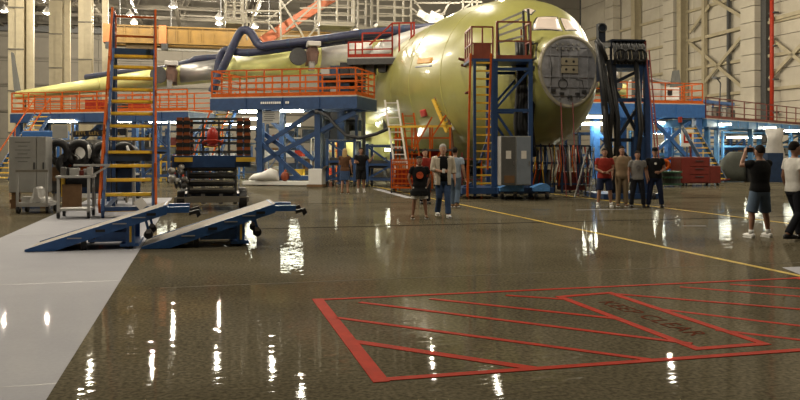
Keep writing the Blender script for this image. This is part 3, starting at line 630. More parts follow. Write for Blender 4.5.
# right wing platform (orange rails)
f6 = Fr((P(588, 100, 46).x, 46), TH); xe6 = f6.p(705, 100).x; z6 = f6.p(690, 103.5).z
def q6(px, py, d=.3): p = f6.p(px, py, d); return (p.x, d, p.z)
platform('work_platform', 'blue work platform with orange rails right of the hose gantry', f6, 0, xe6, 3.4, z6, .8, [(f6.p(700, 150).x, .3), (.6, .3), (f6.p(650, 150).x, .3), (xe6-.5, 3.0), (f6.p(648, 150).x, 3.0)],
         [[(0.05, .1), (xe6-.1, .1), (xe6-.1, 3.3)]], ORANGE, 1.2, BRBLUE, braces=[(q6(653, 120), q6(690, 160)), (q6(690, 122), q6(654, 152)), (q6(592, 128), q6(612, 148))], mids=2, gap=1.2, pw=.42)
ob = thing('wing_tip_jig', 'grey machine block with white box lying on the right orange-railed platform', 'machine', Fr((f6.m @ Vector((f6.p(668, 90).x, 1.6, 0))).to_tuple(), TH))
B().box((-.6, 0, z6+.75), (1.9, .9, 1.5)).build('body', FAIR, ob, bevel=.2); B().box((.95, -.2, z6+.65), (.9, .8, .75)).build('white_box', WHITE, ob); B().box((.75, -.62, z6+.7), (.3, .05, .3)).build('port', BLACK, ob); B().cyl((-1.2, -.3, z6+1.6), (.9, -.3, z6+1.25), .18, 10).build('pipe', STEEL, ob)
B().cyl((-1.3, -.3, z6+.0), (-1.3, -.3, z6+1.6), .3, 10).build('drum', DGREY, ob)
# far right platform
p0, p1 = P(707, 118, 48), P(830, 128, 66); f7 = Fr((p0.x, p0.y), math.atan2(p1.y-p0.y, p1.x-p0.x)); xe7 = (p1-p0).length; z7 = p0.z
LTB = mat('pale blue steel', (.06, .19, .40), .45, 0, .2)
platform('work_platform', 'long pale blue platform with thin rails against the right wall', f7, 0, xe7, 3.0, z7, .45, [(x, y) for x in (1, xe7*.33, xe7*.66) for y in (.4, 2.7)], [[(0.05, .1), (xe7, .1)]], REDBOX, 1.25, LTB, mids=2, gap=2.0)
mc = thing('riveting_machine', 'blue-framed machine with grey heads on the far right platform', 'machine', Fr((f7.m @ Vector((f7.p(742, 105).x, 1.8, 0))).to_tuple(), f7.rot))
for k in range(7): B().box((-2.4+.8*k, 0, z7+.5), (.5, .7, .6+.25*(k % 2))).build('head', (DGREY, LGREY, STEEL)[k % 3], mc)
B().box((0, .1, z7+1.25), (6.2, .5, .18)).build('frame', BRBLUE, mc)
for k in range(5): B().box((-2.6+1.3*k, .1, z7+.6), (.1, .1, 1.3)).build('frame_post', BRBLUE, mc)
hz = z7+2.6; B().tube([(.9, 0, z7+1.3), (1.0, 0, hz), (.4, 0, hz+.3)], .05, 6).build('stem_arm', DGREY, mc); B().box((.3, 0, hz+.3), (.7, .3, .15)).build('lamp_head', DGREY, mc)
# wing rib jigs seen beneath the right platforms
jm_ = LTB
def jig(label, px0, px1, py0, Y, m, rot=TH, shelves=3, dep=1.6, beams=None):
    fr = Fr((P(px0, 100, Y).x, Y), rot); x1 = fr.p(px1, 100).x; zt = max(.8, fr.p(px0, py0).z); r = thing('assembly_jig', label, 'jig', fr)
    for x in (.08, x1-.08):
        for y in (0, dep): B().box((x, y, zt/2), (.16, .16, zt)).build('post', m, r)
    for k in range(shelves):
        zz = zt*(k+1)/shelves-.1
        for y in (0, dep): B().box((x1/2, y, zz), (x1-.16, .12, .16)).build('beam', m, r)
        B().box((x1/2, dep/2, zz-.02), (x1-.16, dep-.1, .05)).build('shelf', beams or m, r)
    B().bar((.1, 0, .15), (x1-.1, 0, zt-.2), .1).build('brace', m, r)
    return r
jig('pale blue assembly jig beneath the right orange-railed platform', 645, 700, 130, 52, LTB, TH, 2, 2.0, CREAM)
jig('pale blue assembly jig beneath the far right platform', 722, 800, 131, 57, LTB, R(35), 3, 2.0, CREAM)
jig('low blue jig glimpsed between the nose and the gantry', 578, 612, 132, 52, BLUE, TH, 2, 2.0, DGREY)
jig('blue jig frame beside the yellow stair on the right', 707, 745, 136, 62, BRBLUE, TH, 3, 1.6)
for a in ((583, 607, 117, 44.5, 'bright fluorescent light just right of the nose bulkhead'), (582, 612, 124, 46, 'lower fluorescent light beside the nose bulkhead'), (646, 668, 123, 50, 'fluorescent light under the right orange-railed platform'), (655, 690, 133, 55, 'fluorescent light low behind the crossed blue braces on the right'),
          (714, 730, 124.5, 49.5, 'fluorescent light at the near end under the far right platform'), (757, 775, 128, 55, 'fluorescent light in the middle under the far right platform'), (728, 760, 137.5, 56, 'low fluorescent light behind the photographer'), (785, 800, 131, 58, 'fluorescent light at the right edge of the picture'),
          (243, 262, 119, 47, 'fluorescent light low behind the left crossed brace'), (246, 262, 128, 50, 'lowest fluorescent light behind the left crossed brace'), (336, 350, 127, 47, 'fluorescent light above the couple under the wing'), (240, 263, 111.6, 38.5, 'fluorescent light left of the hanging grey sign'), (281, 303, 111, 38, 'fluorescent light right of the hanging grey sign'), (50, 76, 121.5, 45, 'fluorescent light under the outer left platform near the banner'), (117, 134, 121.5, 44.5, 'fluorescent light seen through the tall rolling stair'),
          (150, 176, 123, 44, 'fluorescent light left of the orange-pillared lift'), (225, 245, 124, 43, 'fluorescent light behind the lift pillars'), (283, 300, 125, 46, 'fluorescent light behind the crossed braces'), (330, 352, 118, 45, 'fluorescent light behind the couple'), (334, 346, 140, 44, 'short fluorescent light low behind the couple'), (376, 392, 124, 44, 'short fluorescent light under the fuselage side'), (385, 402, 150, 40, 'low fluorescent light beside the orange trolley')):
    fluo(*a)
es = thing('engine_work_stand', 'tall dark work stand behind the right end of the middle platform', 'stand', Fr((P(320, 100, 42.2).x, 42.2), R(-6)))
for x in (0, 1.0, 1.95):
    for y in (0, 1.2): B().box((x, y, 2.85), (.14, .14, 5.7)).build('post', DKBLUE, es)
for zz in (2.2, 3.3, 4.4, 5.5):
    B().box((1.0, .6, zz), (2.1, 1.3, .1)).build('deck', DGREY, es)
    for k in range(4): B().box((.22+.52*k, .7, zz+.06+.2+.08*(k % 3)), (.48, .9, .4+.16*(k % 3))).build('equipment_box', (DGREY, GREY, DKBLUE, BLACK)[(k+int(zz)) % 4], es)
B().box((1.0, 1.25, 4.0), (2.1, .05, 3.6)).build('back_sheet', DGREY, es)
# red tool chests, green reel, stair and barrier
f8 = Fr((P(681, 186, 36.5).x, 36.5), R(8)); x1 = f8.p(710, 180).x; x2 = f8.p(721, 180).x
rc = thing('tool_chest', 'big dull red steel tool chest standing under the right platform', 'chest', f8)
z_ = f8.p(690, 157).z; z2_ = f8.p(715, 166).z
B().box((x1/2, .5, (z_+.12)/2), (x1, 1.0, z_-.12)).build('body', REDBOX, rc, bevel=.02); B().box(((x1+x2)/2+.02, .5, (z2_+.12)/2), (x2-x1, .9, z2_-.12)).build('side_box', REDBOX, rc, bevel=.02)
for k in range(3): d = B().box((x1*.62, -.01, .35+.36*k), (x1*.66, .04, .32)).build('drawer', mat('red drawer', (.15, .018, .012), .45), rc); B().box((x1*.62, -.05, .43+.36*k), (.4, .03, .03)).build('handle', DGREY, d)
B().box((x1*.16, -.01, .7), (x1*.28, .04, 1.1)).build('door', mat('red drawer', (.27, .03, .02), .45), rc); B().bar((x1*.45, .3, z_), (x1*.42, .3, z_+.5), .06).build('handle_post', REDBOX, rc)
for x in (.15, x1-.1, x2-.1): castor(rc, (x, .1, .08), .08)
B().bar((x2, .2, .25), (x2+.55, .2, .3), .06).build('tow_bar', REDBOX, rc)
f8 = Fr((P(675, 187, 35.6).x, 35.6), 0); gr = thing('hose_reel', 'low dark green drum reel left of the red tool chest', 'reel', f8)
for zz in (.12, .42, .66): B().cyl((0, .5, zz-.04), (0, .5, zz+.04), .48, 22).build('flange', GREEN, gr)
B().cyl((0, .5, .08), (0, .5, .66), .41, 18).build('drum', DGREY, gr)
f8 = Fr((P(667, 180, 37.5).x, 37.5), 0); hb = thing('hose_bundle', 'bundle of orange and black hoses hanging beside the black-shirted man', 'hose', f8)
for k in range(5): B().ring((-.35+.3*k, .2+.03*k, 1.05-.1*(k % 2)), (.4, 1, 0), .22, .07, 16, 6).build('hose_loop', ORANGE if k in (1, 2) else DGREY, hb, True)
B().bar((-.5, .25, 1.3), (1.0, .25, 1.3), .06).build('hanger_bar', BLUE, hb)
for x in (-.5, 1.0): B().bar((x, .25, 0), (x, .25, 1.35), .07).build('hanger_post', BLUE, hb)
f8 = Fr((P(717, 170, 39.5).x, 39.5), R(14)); st = thing('stair', 'narrow yellow-stepped stair behind the red tool chest', 'stairs', f8)
stairs(st, (.15, 0, .1), (-.15, 2.2, 2.9), (1, 0, 0), .75, 11, YEL, DKBLUE, None)
f8 = Fr((P(685, 165, 44).x, 44), TH); sg = thing('warning_sign', 'small white sign with a red emblem fixed under the right platform', 'sign', f8)
zz = f8.p(690, 138).z; B().box((.15, 0, zz), (.75, .04, .95)).build('board', WHITE, sg); B().box((.15, -.03, zz), (.5, .02, .55)).build('red_emblem', RLINE, sg); B().box((.1, -.045, zz), (.2, .02, .3)).build('white_mark', WHITE, sg); B().bar((.15, .05, 0), (.15, .05, zz), .06).build('post', BLUE, sg)
B().box((-.3, .0, zz+1.0), (.16, .16, .3)).build('red_lamp', RED, sg); B().bar((-.1, .05, zz+.4), (-.3, .05, zz+1.0), .05).build('arm', BLUE, sg)
f8 = Fr((P(736, 180, 41).x, 41), R(0)); tp = thing('covered_engine_stand', 'grey tarpaulin-covered engine stand left of the photographer', 'stand', f8)
B().loft([[Vector((dx+rx*sp(math.cos(t), .5), .6+ry*sp(math.sin(t), .5), zz)) for t in [2*math.pi*k/16 for k in range(16)]] for dx, rx, ry, zz in ((0, .72, .5, .05), (.02, .66, .46, .6), (.1, .52, .42, 1.15), (.25, .34, .36, 1.5), (.3, .28, .3, 1.56))]).build('tarpaulin', mat('grey tarpaulin', (.055, .06, .048), .7, 0, .2, 2, .4, 4), tp, True)
for k in range(3): B().box((1.1+.9*k, .3, .55+.2*(k % 2)), (.8, .7, 1.1+.4*(k % 2))).build('stand_box', (DGREY, DKBLUE, DGREY)[k], tp)
f8 = Fr((P(778, 150, 46).x, 46), R(20)); sh = thing('draped_wing_panel', 'pale draped panel standing at the right edge under the platform', 'panel', f8)
B().loft([[Vector((x, .2+dy, zz)) for x, dy in ((-w, 0), (0, -.2), (w, 0), (w*.9, .15), (-w*.9, .15))] for w, zz in ((.9, .1), (.75, 1.3), (.5, 2.2), (.7, 2.9))]).build('drape', FAIR, sh, True)
B().box((0, .2, .06), (1.4, .7, .1)).build('foot', DGREY, sh)
# ================================================================== under the nose
f9 = Fr((P(528, 192, 30.5).x, 30.5), R(6)); nr = thing('hose_stand', 'dark service stand hung with red and orange hoses under the nose', 'stand', f9)
def t9(px, py, d=0): p = f9.p(px, py, d); return Vector((p.x, d, p.z))
for px in (528, 545, 562, 578, 590):
    for d in (0, 1.0): B().bar((t9(px, 100).x, d, 0), (t9(px, 100).x, d, t9(px, 146).z), .07).build('post', DKBLUE, nr)
for py in (146, 163, 184):
    for d in (0, 1.0): B().bar(t9(528, py, d), t9(590, py, d), .07).build('beam', DKBLUE, nr)
hm = [RED, ORANGE, BLACK, PAPER, BLUE, REDBOX, DGREY, YEL]
for k in range(26):
    x = t9(529+60*k/25, 100).x+random.uniform(-.05, .05); zt = t9(0, 147).z+random.uniform(-.1, .15); zb = random.uniform(.15, 1.1)
    B().tube([(x, -.06, zt), (x+random.uniform(-.1, .1), -.16-random.random()*.1, (zt+zb)/2), (x+random.uniform(-.12, .12), -.1, zb)], random.uniform(.018, .035), 6).build('hanging_hose', random.choice(hm), nr, True)
B().box((t9(540, 175).x, .5, .5), (1.0, .7, .8)).build('pump_box', DGREY, nr); B().box((t9(575, 178).x, .5, .45), (.9, .7, .7)).build('pump_box', REDBOX, nr)
f9 = Fr((P(585, 195, 27.6).x, 27.6), R(-6)); ld_ = thing('step_ladder', 'folded dark step ladder with pale rails left of the red-shirted man', 'ladder', f9)
for a, b in (((-.35, 0, .02), (.15, .35, 1.75)), ((.15, 0, .02), (.35, .35, 1.75))): B().bar(a, b, .035, .05).build('rail', LGREY, ld_)
for k in range(6): t = (k+.5)/6; B().bar((-.35+.5*t, .35*t, 1.75*t), (.15+.2*t, .35*t, 1.75*t), .16, .03).build('step', DGREY, ld_)
for a, b in (((.1, .75, .02), (.17, .38, 1.72)), ((.5, .75, .02), (.33, .38, 1.72))): B().bar(a, b, .04).build('rear_leg', DGREY, ld_)
# ladder and stair tangle beside the fuselage, behind the walking visitors
fa = Fr((P(395, 190, 32).x, 32), R(-6)); sc = thing('access_scaffold', 'tangle of orange access ladders and yellow rails below the fuselage side', 'scaffold', fa)
def ta(px, py, d=0): p = fa.p(px, py, d); return Vector((p.x, d, p.z))
zA = ta(0, 150).z; zM = ta(0, 128).z
for px in (396, 412, 430, 450):
    for d in (0, 1.4): B().bar((ta(px, 0).x, d, 0), (ta(px, 0).x, d, zM+.05), .07).build('post', ORANGE, sc)
B().box(((ta(393, 0).x+ta(452, 0).x)/2, .7, zA), (ta(452, 0).x-ta(393, 0).x, 1.5, .08)).build('deck', DGREY, sc)
for d in (0, 1.4): B().bar(ta(388, 127, d), ta(452, 126, d), .09).build('top_rail', YEL, sc); B().bar(ta(394, 138, d), ta(450, 138, d), .06).build('mid_rail', ORANGE, sc)
ladder(sc, ta(404, 189, -.5), ta(391, 100, .2), (1, 0, 0), .5, .3, PAPER, PAPER, .018, .05); ladder(sc, ta(418, 189, -.3), ta(408, 113, .2), (1, 0, 0), .45, .3, ORANGE, ORANGE, .018, .05)
for a, b in (((414, 150), (432, 117)), ((430, 140), (446, 115)), ((424, 188), (440, 152)), ((398, 160), (412, 188))): B().bar(ta(*a, -.2), ta(*b, -.2), .06).build('sloping_rail', ORANGE, sc)
fa2 = Fr((P(440, 150, 32).x, 32), 0); yl = thing('boarding_ladder', 'yellow and white boarding ladder leaning against the fuselage', 'ladder', fa2)
pa, pb = fa2.p(452, 130, .6), fa2.p(438, 97, 1.0); ladder(yl, (pa.x, .6, pa.z), (pb.x, 1.0, pb.z), (1, 0, .45), .45, .22, YEL, YEL, .03, .09); pm_ = pa.lerp(pb, .45); B().bar((pa.x+.1, .5, pa.z), (pm_.x+.1, .68, pm_.z), .2, .05).build('white_tread', WHITE, yl)
pc = fa2.p(455, 172, .5); B().tube([(pb.x-.1, 1.0, pb.z), (pa.x-.1, .55, pa.z+.4), (pc.x, .4, pc.z), (pc.x-.1, .4, .05)], .07, 8).build('strap', mat('brown strap', (.12, .05, .02), .7), yl, True)
# orange wire trolley
fa = Fr((P(404, 190, 30.5).x, 30.5), R(-6)); tr = thing('wire_trolley', 'orange mesh trolley cart standing behind the boy', 'cart', fa); w_, h_ = .95, 1.15
for x in (-w_/2, w_/2):
    for y in (0, .8): B().box((x, y, .15+h_/2), (.05, .05, h_)).build('post', ORANGE, tr); castor(tr, (x, y, .09), .08)
for k in range(7):
    zz = .2+h_*k/6.5
    for y in (0, .8): B().bar((-w_/2, y, zz), (w_/2, y, zz), .035).build('wire', ORANGE, tr)
for k in range(6):
    x = -w_/2+w_*(k+.5)/6
    for y in (0, .8): B().bar((x, y, .2), (x, y, 1.25), .03).build('wire', ORANGE, tr)
B().box((0, .4, .22), (w_, .8, .05)).build('shelf', ORANGE, tr); B().box((0, .4, .6), (.7, .6, .6)).build('crate', RED, tr)
# red cover / parasol behind trio
fa = Fr((P(430, 190, 32.2).x, 32.2), 0); rt = thing('canopy_stand', 'bright red flat cover on a stand behind the walking visitors', 'cover', fa)
zz = fa.p(430, 152).z; B().prism([(-.75, 0, zz-.16), (.1, 0, zz+.02), (.75, 0, zz), (.3, 0, zz-.2)], (0, .8, .05)).build('cover', mat('bright red cloth', (.5, .03, .02), .6), rt); B().bar((0, .4, 0), (0, .4, zz-.1), .06).build('pole', DGREY, rt); B().box((0, .4, .03), (.6, .6, .05)).build('base', DGREY, rt)
# red stair frames between scaffold and tower
fa = Fr((P(462, 190, 31).x, 31), R(-5)); rs = thing('red_rail_stand', 'row of dull red rail posts left of the nose tower ladder', 'stand', fa)
for k in range(7): B().bar((-.75+.25*k, .2*(k % 2), 0), (-.75+.25*k, .2*(k % 2), 1.55-.1*(k % 3)), .06).build('post', REDBOX if k % 2 else ORANGE, rs)
for zz in (.5, 1.3): B().bar((-.8, .1, zz), (.8, .1, zz), .05).build('rail', REDBOX, rs)
# blue rolling stands behind the couple
def bstand(label, px0, px1, py0, Y, m=BLUE, rot=R(-8)):
    fr = Fr((P(px0, 100, Y).x, Y), rot); x1 = fr.p(px1, 150).x; zt = fr.p(px0, py0).z; r = thing('rolling_stand', label, 'stand', fr)
    for x in (.06, x1-.06):
        for y in (0, 1.2): B().box((x, y, .15+zt/2), (.12, .12, zt-.1)).build('post', m, r); castor(r, (x, y, .12), .12)
    for zz in (.35, zt*.55, zt):
        for y in (0, 1.2): B().bar((0, y, zz), (x1, y, zz), .1).build('beam', m, r)
    B().bar((.1, 0, .4), (x1-.1, 0, zt*.52), .08).build('brace', m, r); B().bar((x1-.1, 0, zt*.58), (.1, 0, zt-.05), .08).build('brace', m, r)
    B().box((x1/2, .6, zt+.03), (x1, 1.3, .06)).build('top', LGREY, r); B().box((x1/2, .6, zt*.55), (x1*.8, 1.0, .35)).build('load', DGREY, r)
    return r
bstand('blue rolling stand directly behind the couple', 326, 356, 141, 36)
bstand('blue rolling stand right of the couple', 366, 393, 146, 35.5)
bstand('tall blue rolling stand under the wing left of the lift', 142, 170, 124, 40)
bstand('low blue rolling stand behind the black hose reels', 92, 128, 176, 26, BLUE, R(0))
def lowrack(label, px0, px1, py0, Y, m):
    fr = Fr((P(px0, 100, Y).x, Y), R(-10)); x1 = fr.p(px1, 150).x; zt = fr.p(px0, py0).z; r = thing('parts_rack', label, 'rack', fr)
    for x in (.05, x1-.05):
        for y in (0, .7): B().box((x, y, zt/2), (.08, .08, zt)).build('post', m, r)
    for k in range(3):
        zz = .2+(zt-.2)*k/2; B().box((x1/2, .35, zz), (x1, .75, .05)).build('shelf', m, r)
        if k < 2:
            for j in range(max(2, int(x1/.6))): B().box((.3+j*.6, .35, zz+.2), (.45, .5, .34)).build('bin', random.choice([RED, YEL, DGREY, LGREY, BLUE, CREAM]), r)
lowrack('parts rack with coloured bins behind the crossed blue braces', 262, 312, 138, 45, LGREY)
lowrack('parts rack with coloured bins left of the couple', 316, 338, 128, 48, ORANGE)
lowrack('parts rack with coloured bins behind the lift', 196, 240, 140, 46, BRBLUE)
lowrack('yellow-framed parts rack under the outer left platform', 160, 178, 146, 42, YEL)
# white pallet load
fa = Fr((P(264, 181, 37.4).x, 37.0), R(-14.5)); bg = thing('plastic_wrapped_part', 'white plastic-wrapped part lying on the platform skid', 'bag', fa)
B().loft([[Vector((x, .2+ry*math.cos(t), .2+.02+rz+rz*math.sin(t))) for t in [2*math.pi*k/12 for k in range(12)]] for x, ry, rz in ((-.75, .12, .06), (-.5, .3, .16), (-.1, .34, .2), (.3, .32, .3), (.62, .2, .24), (.72, .06, .1))]).build('wrapped_part', WRAP, bg, True)
fa = Fr((P(285, 181, 37.2).x, 37.2), 0); ob_ = thing('orange_sack', 'round orange sack beside the white wrapped part', 'bag', fa); B().ball((0, 0, .42), (.2, .2, .23)).build('sack', mat('orange cloth', (.25, .045, .012), .6, 0, .2), ob_, True); B().cyl((0, 0, .62), (.04, 0, .72), .05, 8).build('knot', ORANGE, ob_)
fa = Fr((P(315, 186, 35.6).x, 35.6), R(-14)); wx_ = thing('white_box', 'open white cardboard box at the end of the platform skid', 'box', fa)
zz = fa.p(315, 169).z; B().box((0, .3, (zz+.12)/2), (.62, .6, zz-.12)).build('body', WHITE, wx_); B().prism([(.31, 0, zz), (.31, .6, zz), (.48, .6, zz+.14), (.48, 0, zz+.14)], (.012, 0, .012)).build('flap', WHITE, wx_); B().box((0, .3, .06), (.75, .7, .1)).build('pallet', BROWN, wx_)
fa = Fr((P(271, 118, 37.4).x, 37.4, P(271, 123, 37.4).z), R(-14)); sgn = thing('hanging_sign', 'grey hanging notice board under the middle platform deck', 'sign', fa)
B().box((0, 0, .28), (.85, .04, .54)).build('board', GREY, sgn); 
for k in range(5): B().box((-.1+.05*(k % 2), -.025, .48-.09*k), (.5, .008, .03)).build('text_line', DGREY, sgn)
B().box((.25, -.026, .08), (.28, .01, .14)).build('label_patch', LGREY, sgn)
for x in (-.3, .3): B().bar((x, 0, .54), (x, 0, .8), .02).build('hanger', DGREY, sgn)
# sagging black cable under the middle platform
fa = Fr((P(322, 112, 36.6).x, 36.6), 0); cbw = [P(318, 112, 36.6), P(328, 116, 36.3), P(336, 126, 36), P(346, 135.5, 35.8), P(360, 138, 35.5), P(376, 134, 35.5), P(390, 128, 35)]
cv = thing('sagging_cable', 'thick black cable sagging from the middle platform end', 'cable', fa); B().tube(cbw, .075, 8).build('cable', BLACK, cv, True, fa); B().cyl(cbw[0]-Vector((.15, 0, 0)), cbw[0], .1, 8).build('plug', DGREY, cv, False, fa)
# crowded assembly bays far under the wing
def bay(label, px0, px1, py0, Y, m, m2, n=3, rot=TH, bins=True):
    fr = Fr((P(px0, 100, Y).x, Y), rot); x1 = fr.p(px1, 100).x; zt = fr.p(px0, py0).z; r = thing('storage_rack', label, 'rack', fr)
    k = max(1, round(x1/2.2))
    for i in range(k+1):
        for y in (0, 1.1): B().box((x1*i/k, y, zt/2), (.13, .13, zt)).build('post', m, r)
    for j in range(n):
        zz = .15+(zt-.35)*j/(n-1)
        B().box((x1/2, .55, zz), (x1, 1.2, .12)).build('shelf', m2, r)
        if j < n-1 and bins:
            x = .3
            while x < x1-.3:
                w = random.uniform(.4, 1.1); h = random.uniform(.3, .85)*(zt-.35)/(n-1)
                if random.random() < .85: B().box((min(x+w/2, x1-w/2), .5+random.uniform(-.1, .1), zz+.06+h/2), (w*.92, .7, h)).build('stored_load', random.choice([DGREY, DKBLUE, BLACK, BROWN, REDBOX, GREY, DGREY, DKBLUE, GREEN, BLUE]), r)
                x += w+.06
    for i in range(0, k, 2): B().bar((x1*i/k, -.07, .3), (x1*(i+1)/k, -.07, zt-.3), .07).build('brace', m, r)
bay('dark blue storage rack below the outer left platform', 14, 100, 131, 52, BLUE, DKBLUE, 3)
bay('dark blue storage rack seen through the rolling stair and lift', 104, 196, 128, 54, BLUE, DKBLUE, 3)
bay('blue storage rack seen behind the crossed braces', 200, 258, 126, 53, DKBLUE, DKBLUE, 4)
bay('tall blue storage rack left of the couple', 268, 326, 124, 54, BLUE, DGREY, 4)
bay('dark grey storage rack beneath the aircraft belly', 440, 540, 164, 47, DGREY, DGREY, 3)
bay('dark storage rack behind the red tool chest', 640, 700, 146, 58, DKBLUE, DGREY, 3)
bay('dark storage rack behind the photographer', 715, 800, 140, 68, DKBLUE, DGREY, 3)
# ================================================================== left side
# tall rolling stair
fb = Fr((P(128, 218, 19.4).x, 19.4), R(16.5)); rsx = thing('rolling_stair', 'tall rolling stair with yellow steps and orange-red side rails', 'stairs', fb)
TOPY, TOPZ = 4.4, 4.55; hw = .58
n = 13; first = None
for k in range(n):
    t = (k+.55)/n; q = Vector((0, .05+TOPY*t, TOPZ*t))
    if first is None:
        first = B().box((0, 0, 0), (2*hw-.06, .26, .085)).build('step', YEL, rsx); first.location = q; B().box((0, -.135, 0), (2*hw-.1, .02, .05)).build('step_nosing', mat('bright yellow nosing', (.85, .58, .05), .5, 0, .1), first)
    else:
        c = copy_tree(first, rsx); c.location = q
for s in (-1, 1):
    B().bar((s*hw, 0, .1), (s*hw, TOPY, TOPZ), .07, .24).build('stringer', BLUE, rsx)
    B().bar((s*(hw+.07), -.12, .35), (s*(hw+.02), TOPY-.1, TOPZ+1.25), .055).build('handrail', ORANGE, rsx)
    B().bar((s*(hw+.07), -.12, .35), (s*(hw+.07), .1, .15), .055).build('handrail_end', ORANGE, rsx)
    for k in range(5): t = (k+.5)/5; q = Vector((s*(hw+.04), TOPY*t, TOPZ*t)); B().bar(q, q+Vector((0, -.1, .85+.3*t)), .045).build('handrail_post', ORANGE, rsx)
    B().box((s*hw, TOPY+.1, TOPZ/2), (.1, .1, TOPZ)).build('rear_post', BLUE, rsx); B().box((s*hw, TOPY+1.1, TOPZ/2), (.1, .1, TOPZ)).build('rear_post', BLUE, rsx)
    B().box((s*hw, 2.2, 1.2), (.09, .09, 2.4)).build('mid_post', BLUE, rsx)
    B().bar((s*hw, .1, .22), (s*hw, TOPY+1.1, .22), .1, .14).build('base_rail', BLUE, rsx)
    B().bar((s*hw, TOPY+.1, .4), (s*hw, TOPY+1.1, TOPZ-.3), .07).build('brace', BLUE, rsx)
    B().box((s*hw, TOPY+.1, TOPZ+.6), (.07, .07, 1.2)).build('guard_post', BLUE, rsx); B().box((s*hw, TOPY+1.1, TOPZ+.6), (.07, .07, 1.2)).build('guard_post', ORANGE, rsx)
    B().bar((s*hw, TOPY+.1, TOPZ+1.2), (s*hw, TOPY+1.1, TOPZ+1.2), .06).build('guard_rail', ORANGE, rsx); B().bar((s*hw, TOPY+.1, TOPZ+.6), (s*hw, TOPY+1.1, TOPZ+.6), .05).build('guard_rail', ORANGE, rsx)
    for y in (.15, TOPY+1.0): castor(rsx, (s*hw, y, .09), .09)
B().box((0, TOPY+.6, TOPZ), (2*hw, 1.1, .2)).build('top_deck', BLUE, rsx)
for zz in (.6, 1.2): B().bar((-hw, TOPY+1.1, TOPZ+zz), (hw, TOPY+1.1, TOPZ+zz), .06).build('back_rail', ORANGE, rsx)
B().bar((-hw, 2.2, 1.45), (hw, 2.2, 1.45), .1, .2).build('cross_beam', DKBLUE, rsx); B().bar((-hw, .1, .22), (hw, .1, .22), .1).build('cross_beam', BLUE, rsx)
cd = B().prism([(.12, -.05, .38), (.32, -.05, .50), (.46, -.05, .30), (.28, -.05, .18)], (0, .02, 0)).build('paper_card', PAPER, rsx)
# grey cabinet
fc = Fr((P(9, 200, 22.5).x, 22.5), R(10)); a, b = 0, fc.p(46, 160).x; z0, z1_ = .45, fc.p(20, 136.5).z
gc = thing('steel_cabinet', 'large plain grey steel cabinet at the left edge behind the handle cart', 'cabinet', fc)
B().box(((a+b)/2, .35, (z0+z1_)/2), (b-a, .7, z1_-z0)).build('body', GREY, gc, bevel=.01)
xs = b*.75
for x0_, x1_ in ((a, xs), (xs, b)): d = B().box(((x0_+x1_)/2, -.01, (z0+z1_)/2), (x1_-x0_-.02, .04, z1_-z0-.04)).build('door', GREY, gc); B().box((x1_-.06, -.045, 1.2), (.03, .03, .2)).build('handle', DGREY, d)
for k in range(6): B().box((xs*.5, -.034, z1_-.16-.11*k), (xs*(.35 if k % 2 else .55), .006, .012)).build('text_line', DGREY, gc)
B().box(((a+b)/2, .35, .2), (b-a, .6, .1)).build('plinth', BROWN, gc)
for x in (.1, b-.1):
    B().box((x, .3, .35), (.1, .5, .3)).build('foot', BROWN, gc); B().box((x, .3, .08), (.14, .5, .16)).build('foot', BROWN, gc)
# low handle cart
fc = Fr((P(16, 214, 20.6).x, 20.6), R(8)); b = fc.p(48, 200).x; hc = thing('handle_cart', 'low grey handle cart holding clear plastic in front of the cabinet', 'cart', fc)
zs, zh = fc.p(20, 205).z, fc.p(20, 171).z
B().box((b/2, .45, zs), (b, .9, .1)).build('deck', LGREY, hc)
for x in (.03, b-.03):
    B().bar((x, 0, zs), (x, 0, zh), .05).build('upright', LGREY, hc)
    for y in (.1, .8): castor(hc, (x, y, .1), .1)
B().bar((0, 0, zh), (b, 0, zh), .06).build('handle_bar', OFFW, hc)
B().loft([[Vector((b*.55+rx*math.cos(t)*(1+.2*math.sin(3*t)), .4+.3*math.sin(t), zz)) for t in [2*math.pi*k/11 for k in range(11)]] for rx, zz in ((.34, zs+.06), (.3, zs+.14), (.16, zs+.2), (.1, zs+.4), (.03, zs+.45))]).build('plastic_sheet', LGREY, hc)
B().box((b*.3, .3, zs+.12), (.3, .3, .16)).build('tray', LGREY, hc)
# second cart with board
fc = Fr((P(57, 219, 19.1).x, 19.1), R(12)); b = fc.p(90, 200).x; tc_ = thing('tool_trolley', 'grey framed tool trolley with a brown board and clutter on top', 'cart', fc)
zt_, zm = fc.p(60, 177).z, fc.p(60, 210).z
for x in (.03, b-.03):
    for y in (0, .7): B().box((x, y, .15+(zt_-.15)/2), (.06, .06, zt_-.15)).build('post', LGREY, tc_); castor(tc_, (x, y, .09), .08)
B().box((b/2, .35, zm), (b, .75, .05)).build('lower_shelf', LGREY, tc_); B().box((b/2, .35, zt_), (b+.05, .8, .05)).build('top_tray', LGREY, tc_)
B().bar((b*.5, 0, zt_+.28), (b+.45, 0, zt_+.28), .05).build('handle', LGREY, tc_); B().bar((b, 0, zt_), (b+.45, 0, zt_+.28), .045).build('handle_strut', LGREY, tc_)
B().box((b*.43, .1, (zm+zt_)/2-.06), (.44, .05, zt_-zm-.24)).build('board', BROWN, tc_)
for k in range(7): B().box((.1+b*.8*k/6, .25+.2*random.random(), zt_+.08+.04*random.random()), (.12, .15, .1+.12*random.random())).build('tool', random.choice([DGREY, BLACK, LGREY, STEEL, REDBOX]), tc_)
B().box((.1, .35, .75), (.08, .4, .45)).build('yellow_case', YEL, tc_); B().box((b*.55, .4, zt_-.16), (.5, .4, .2)).build('black_case', BLACK, tc_)
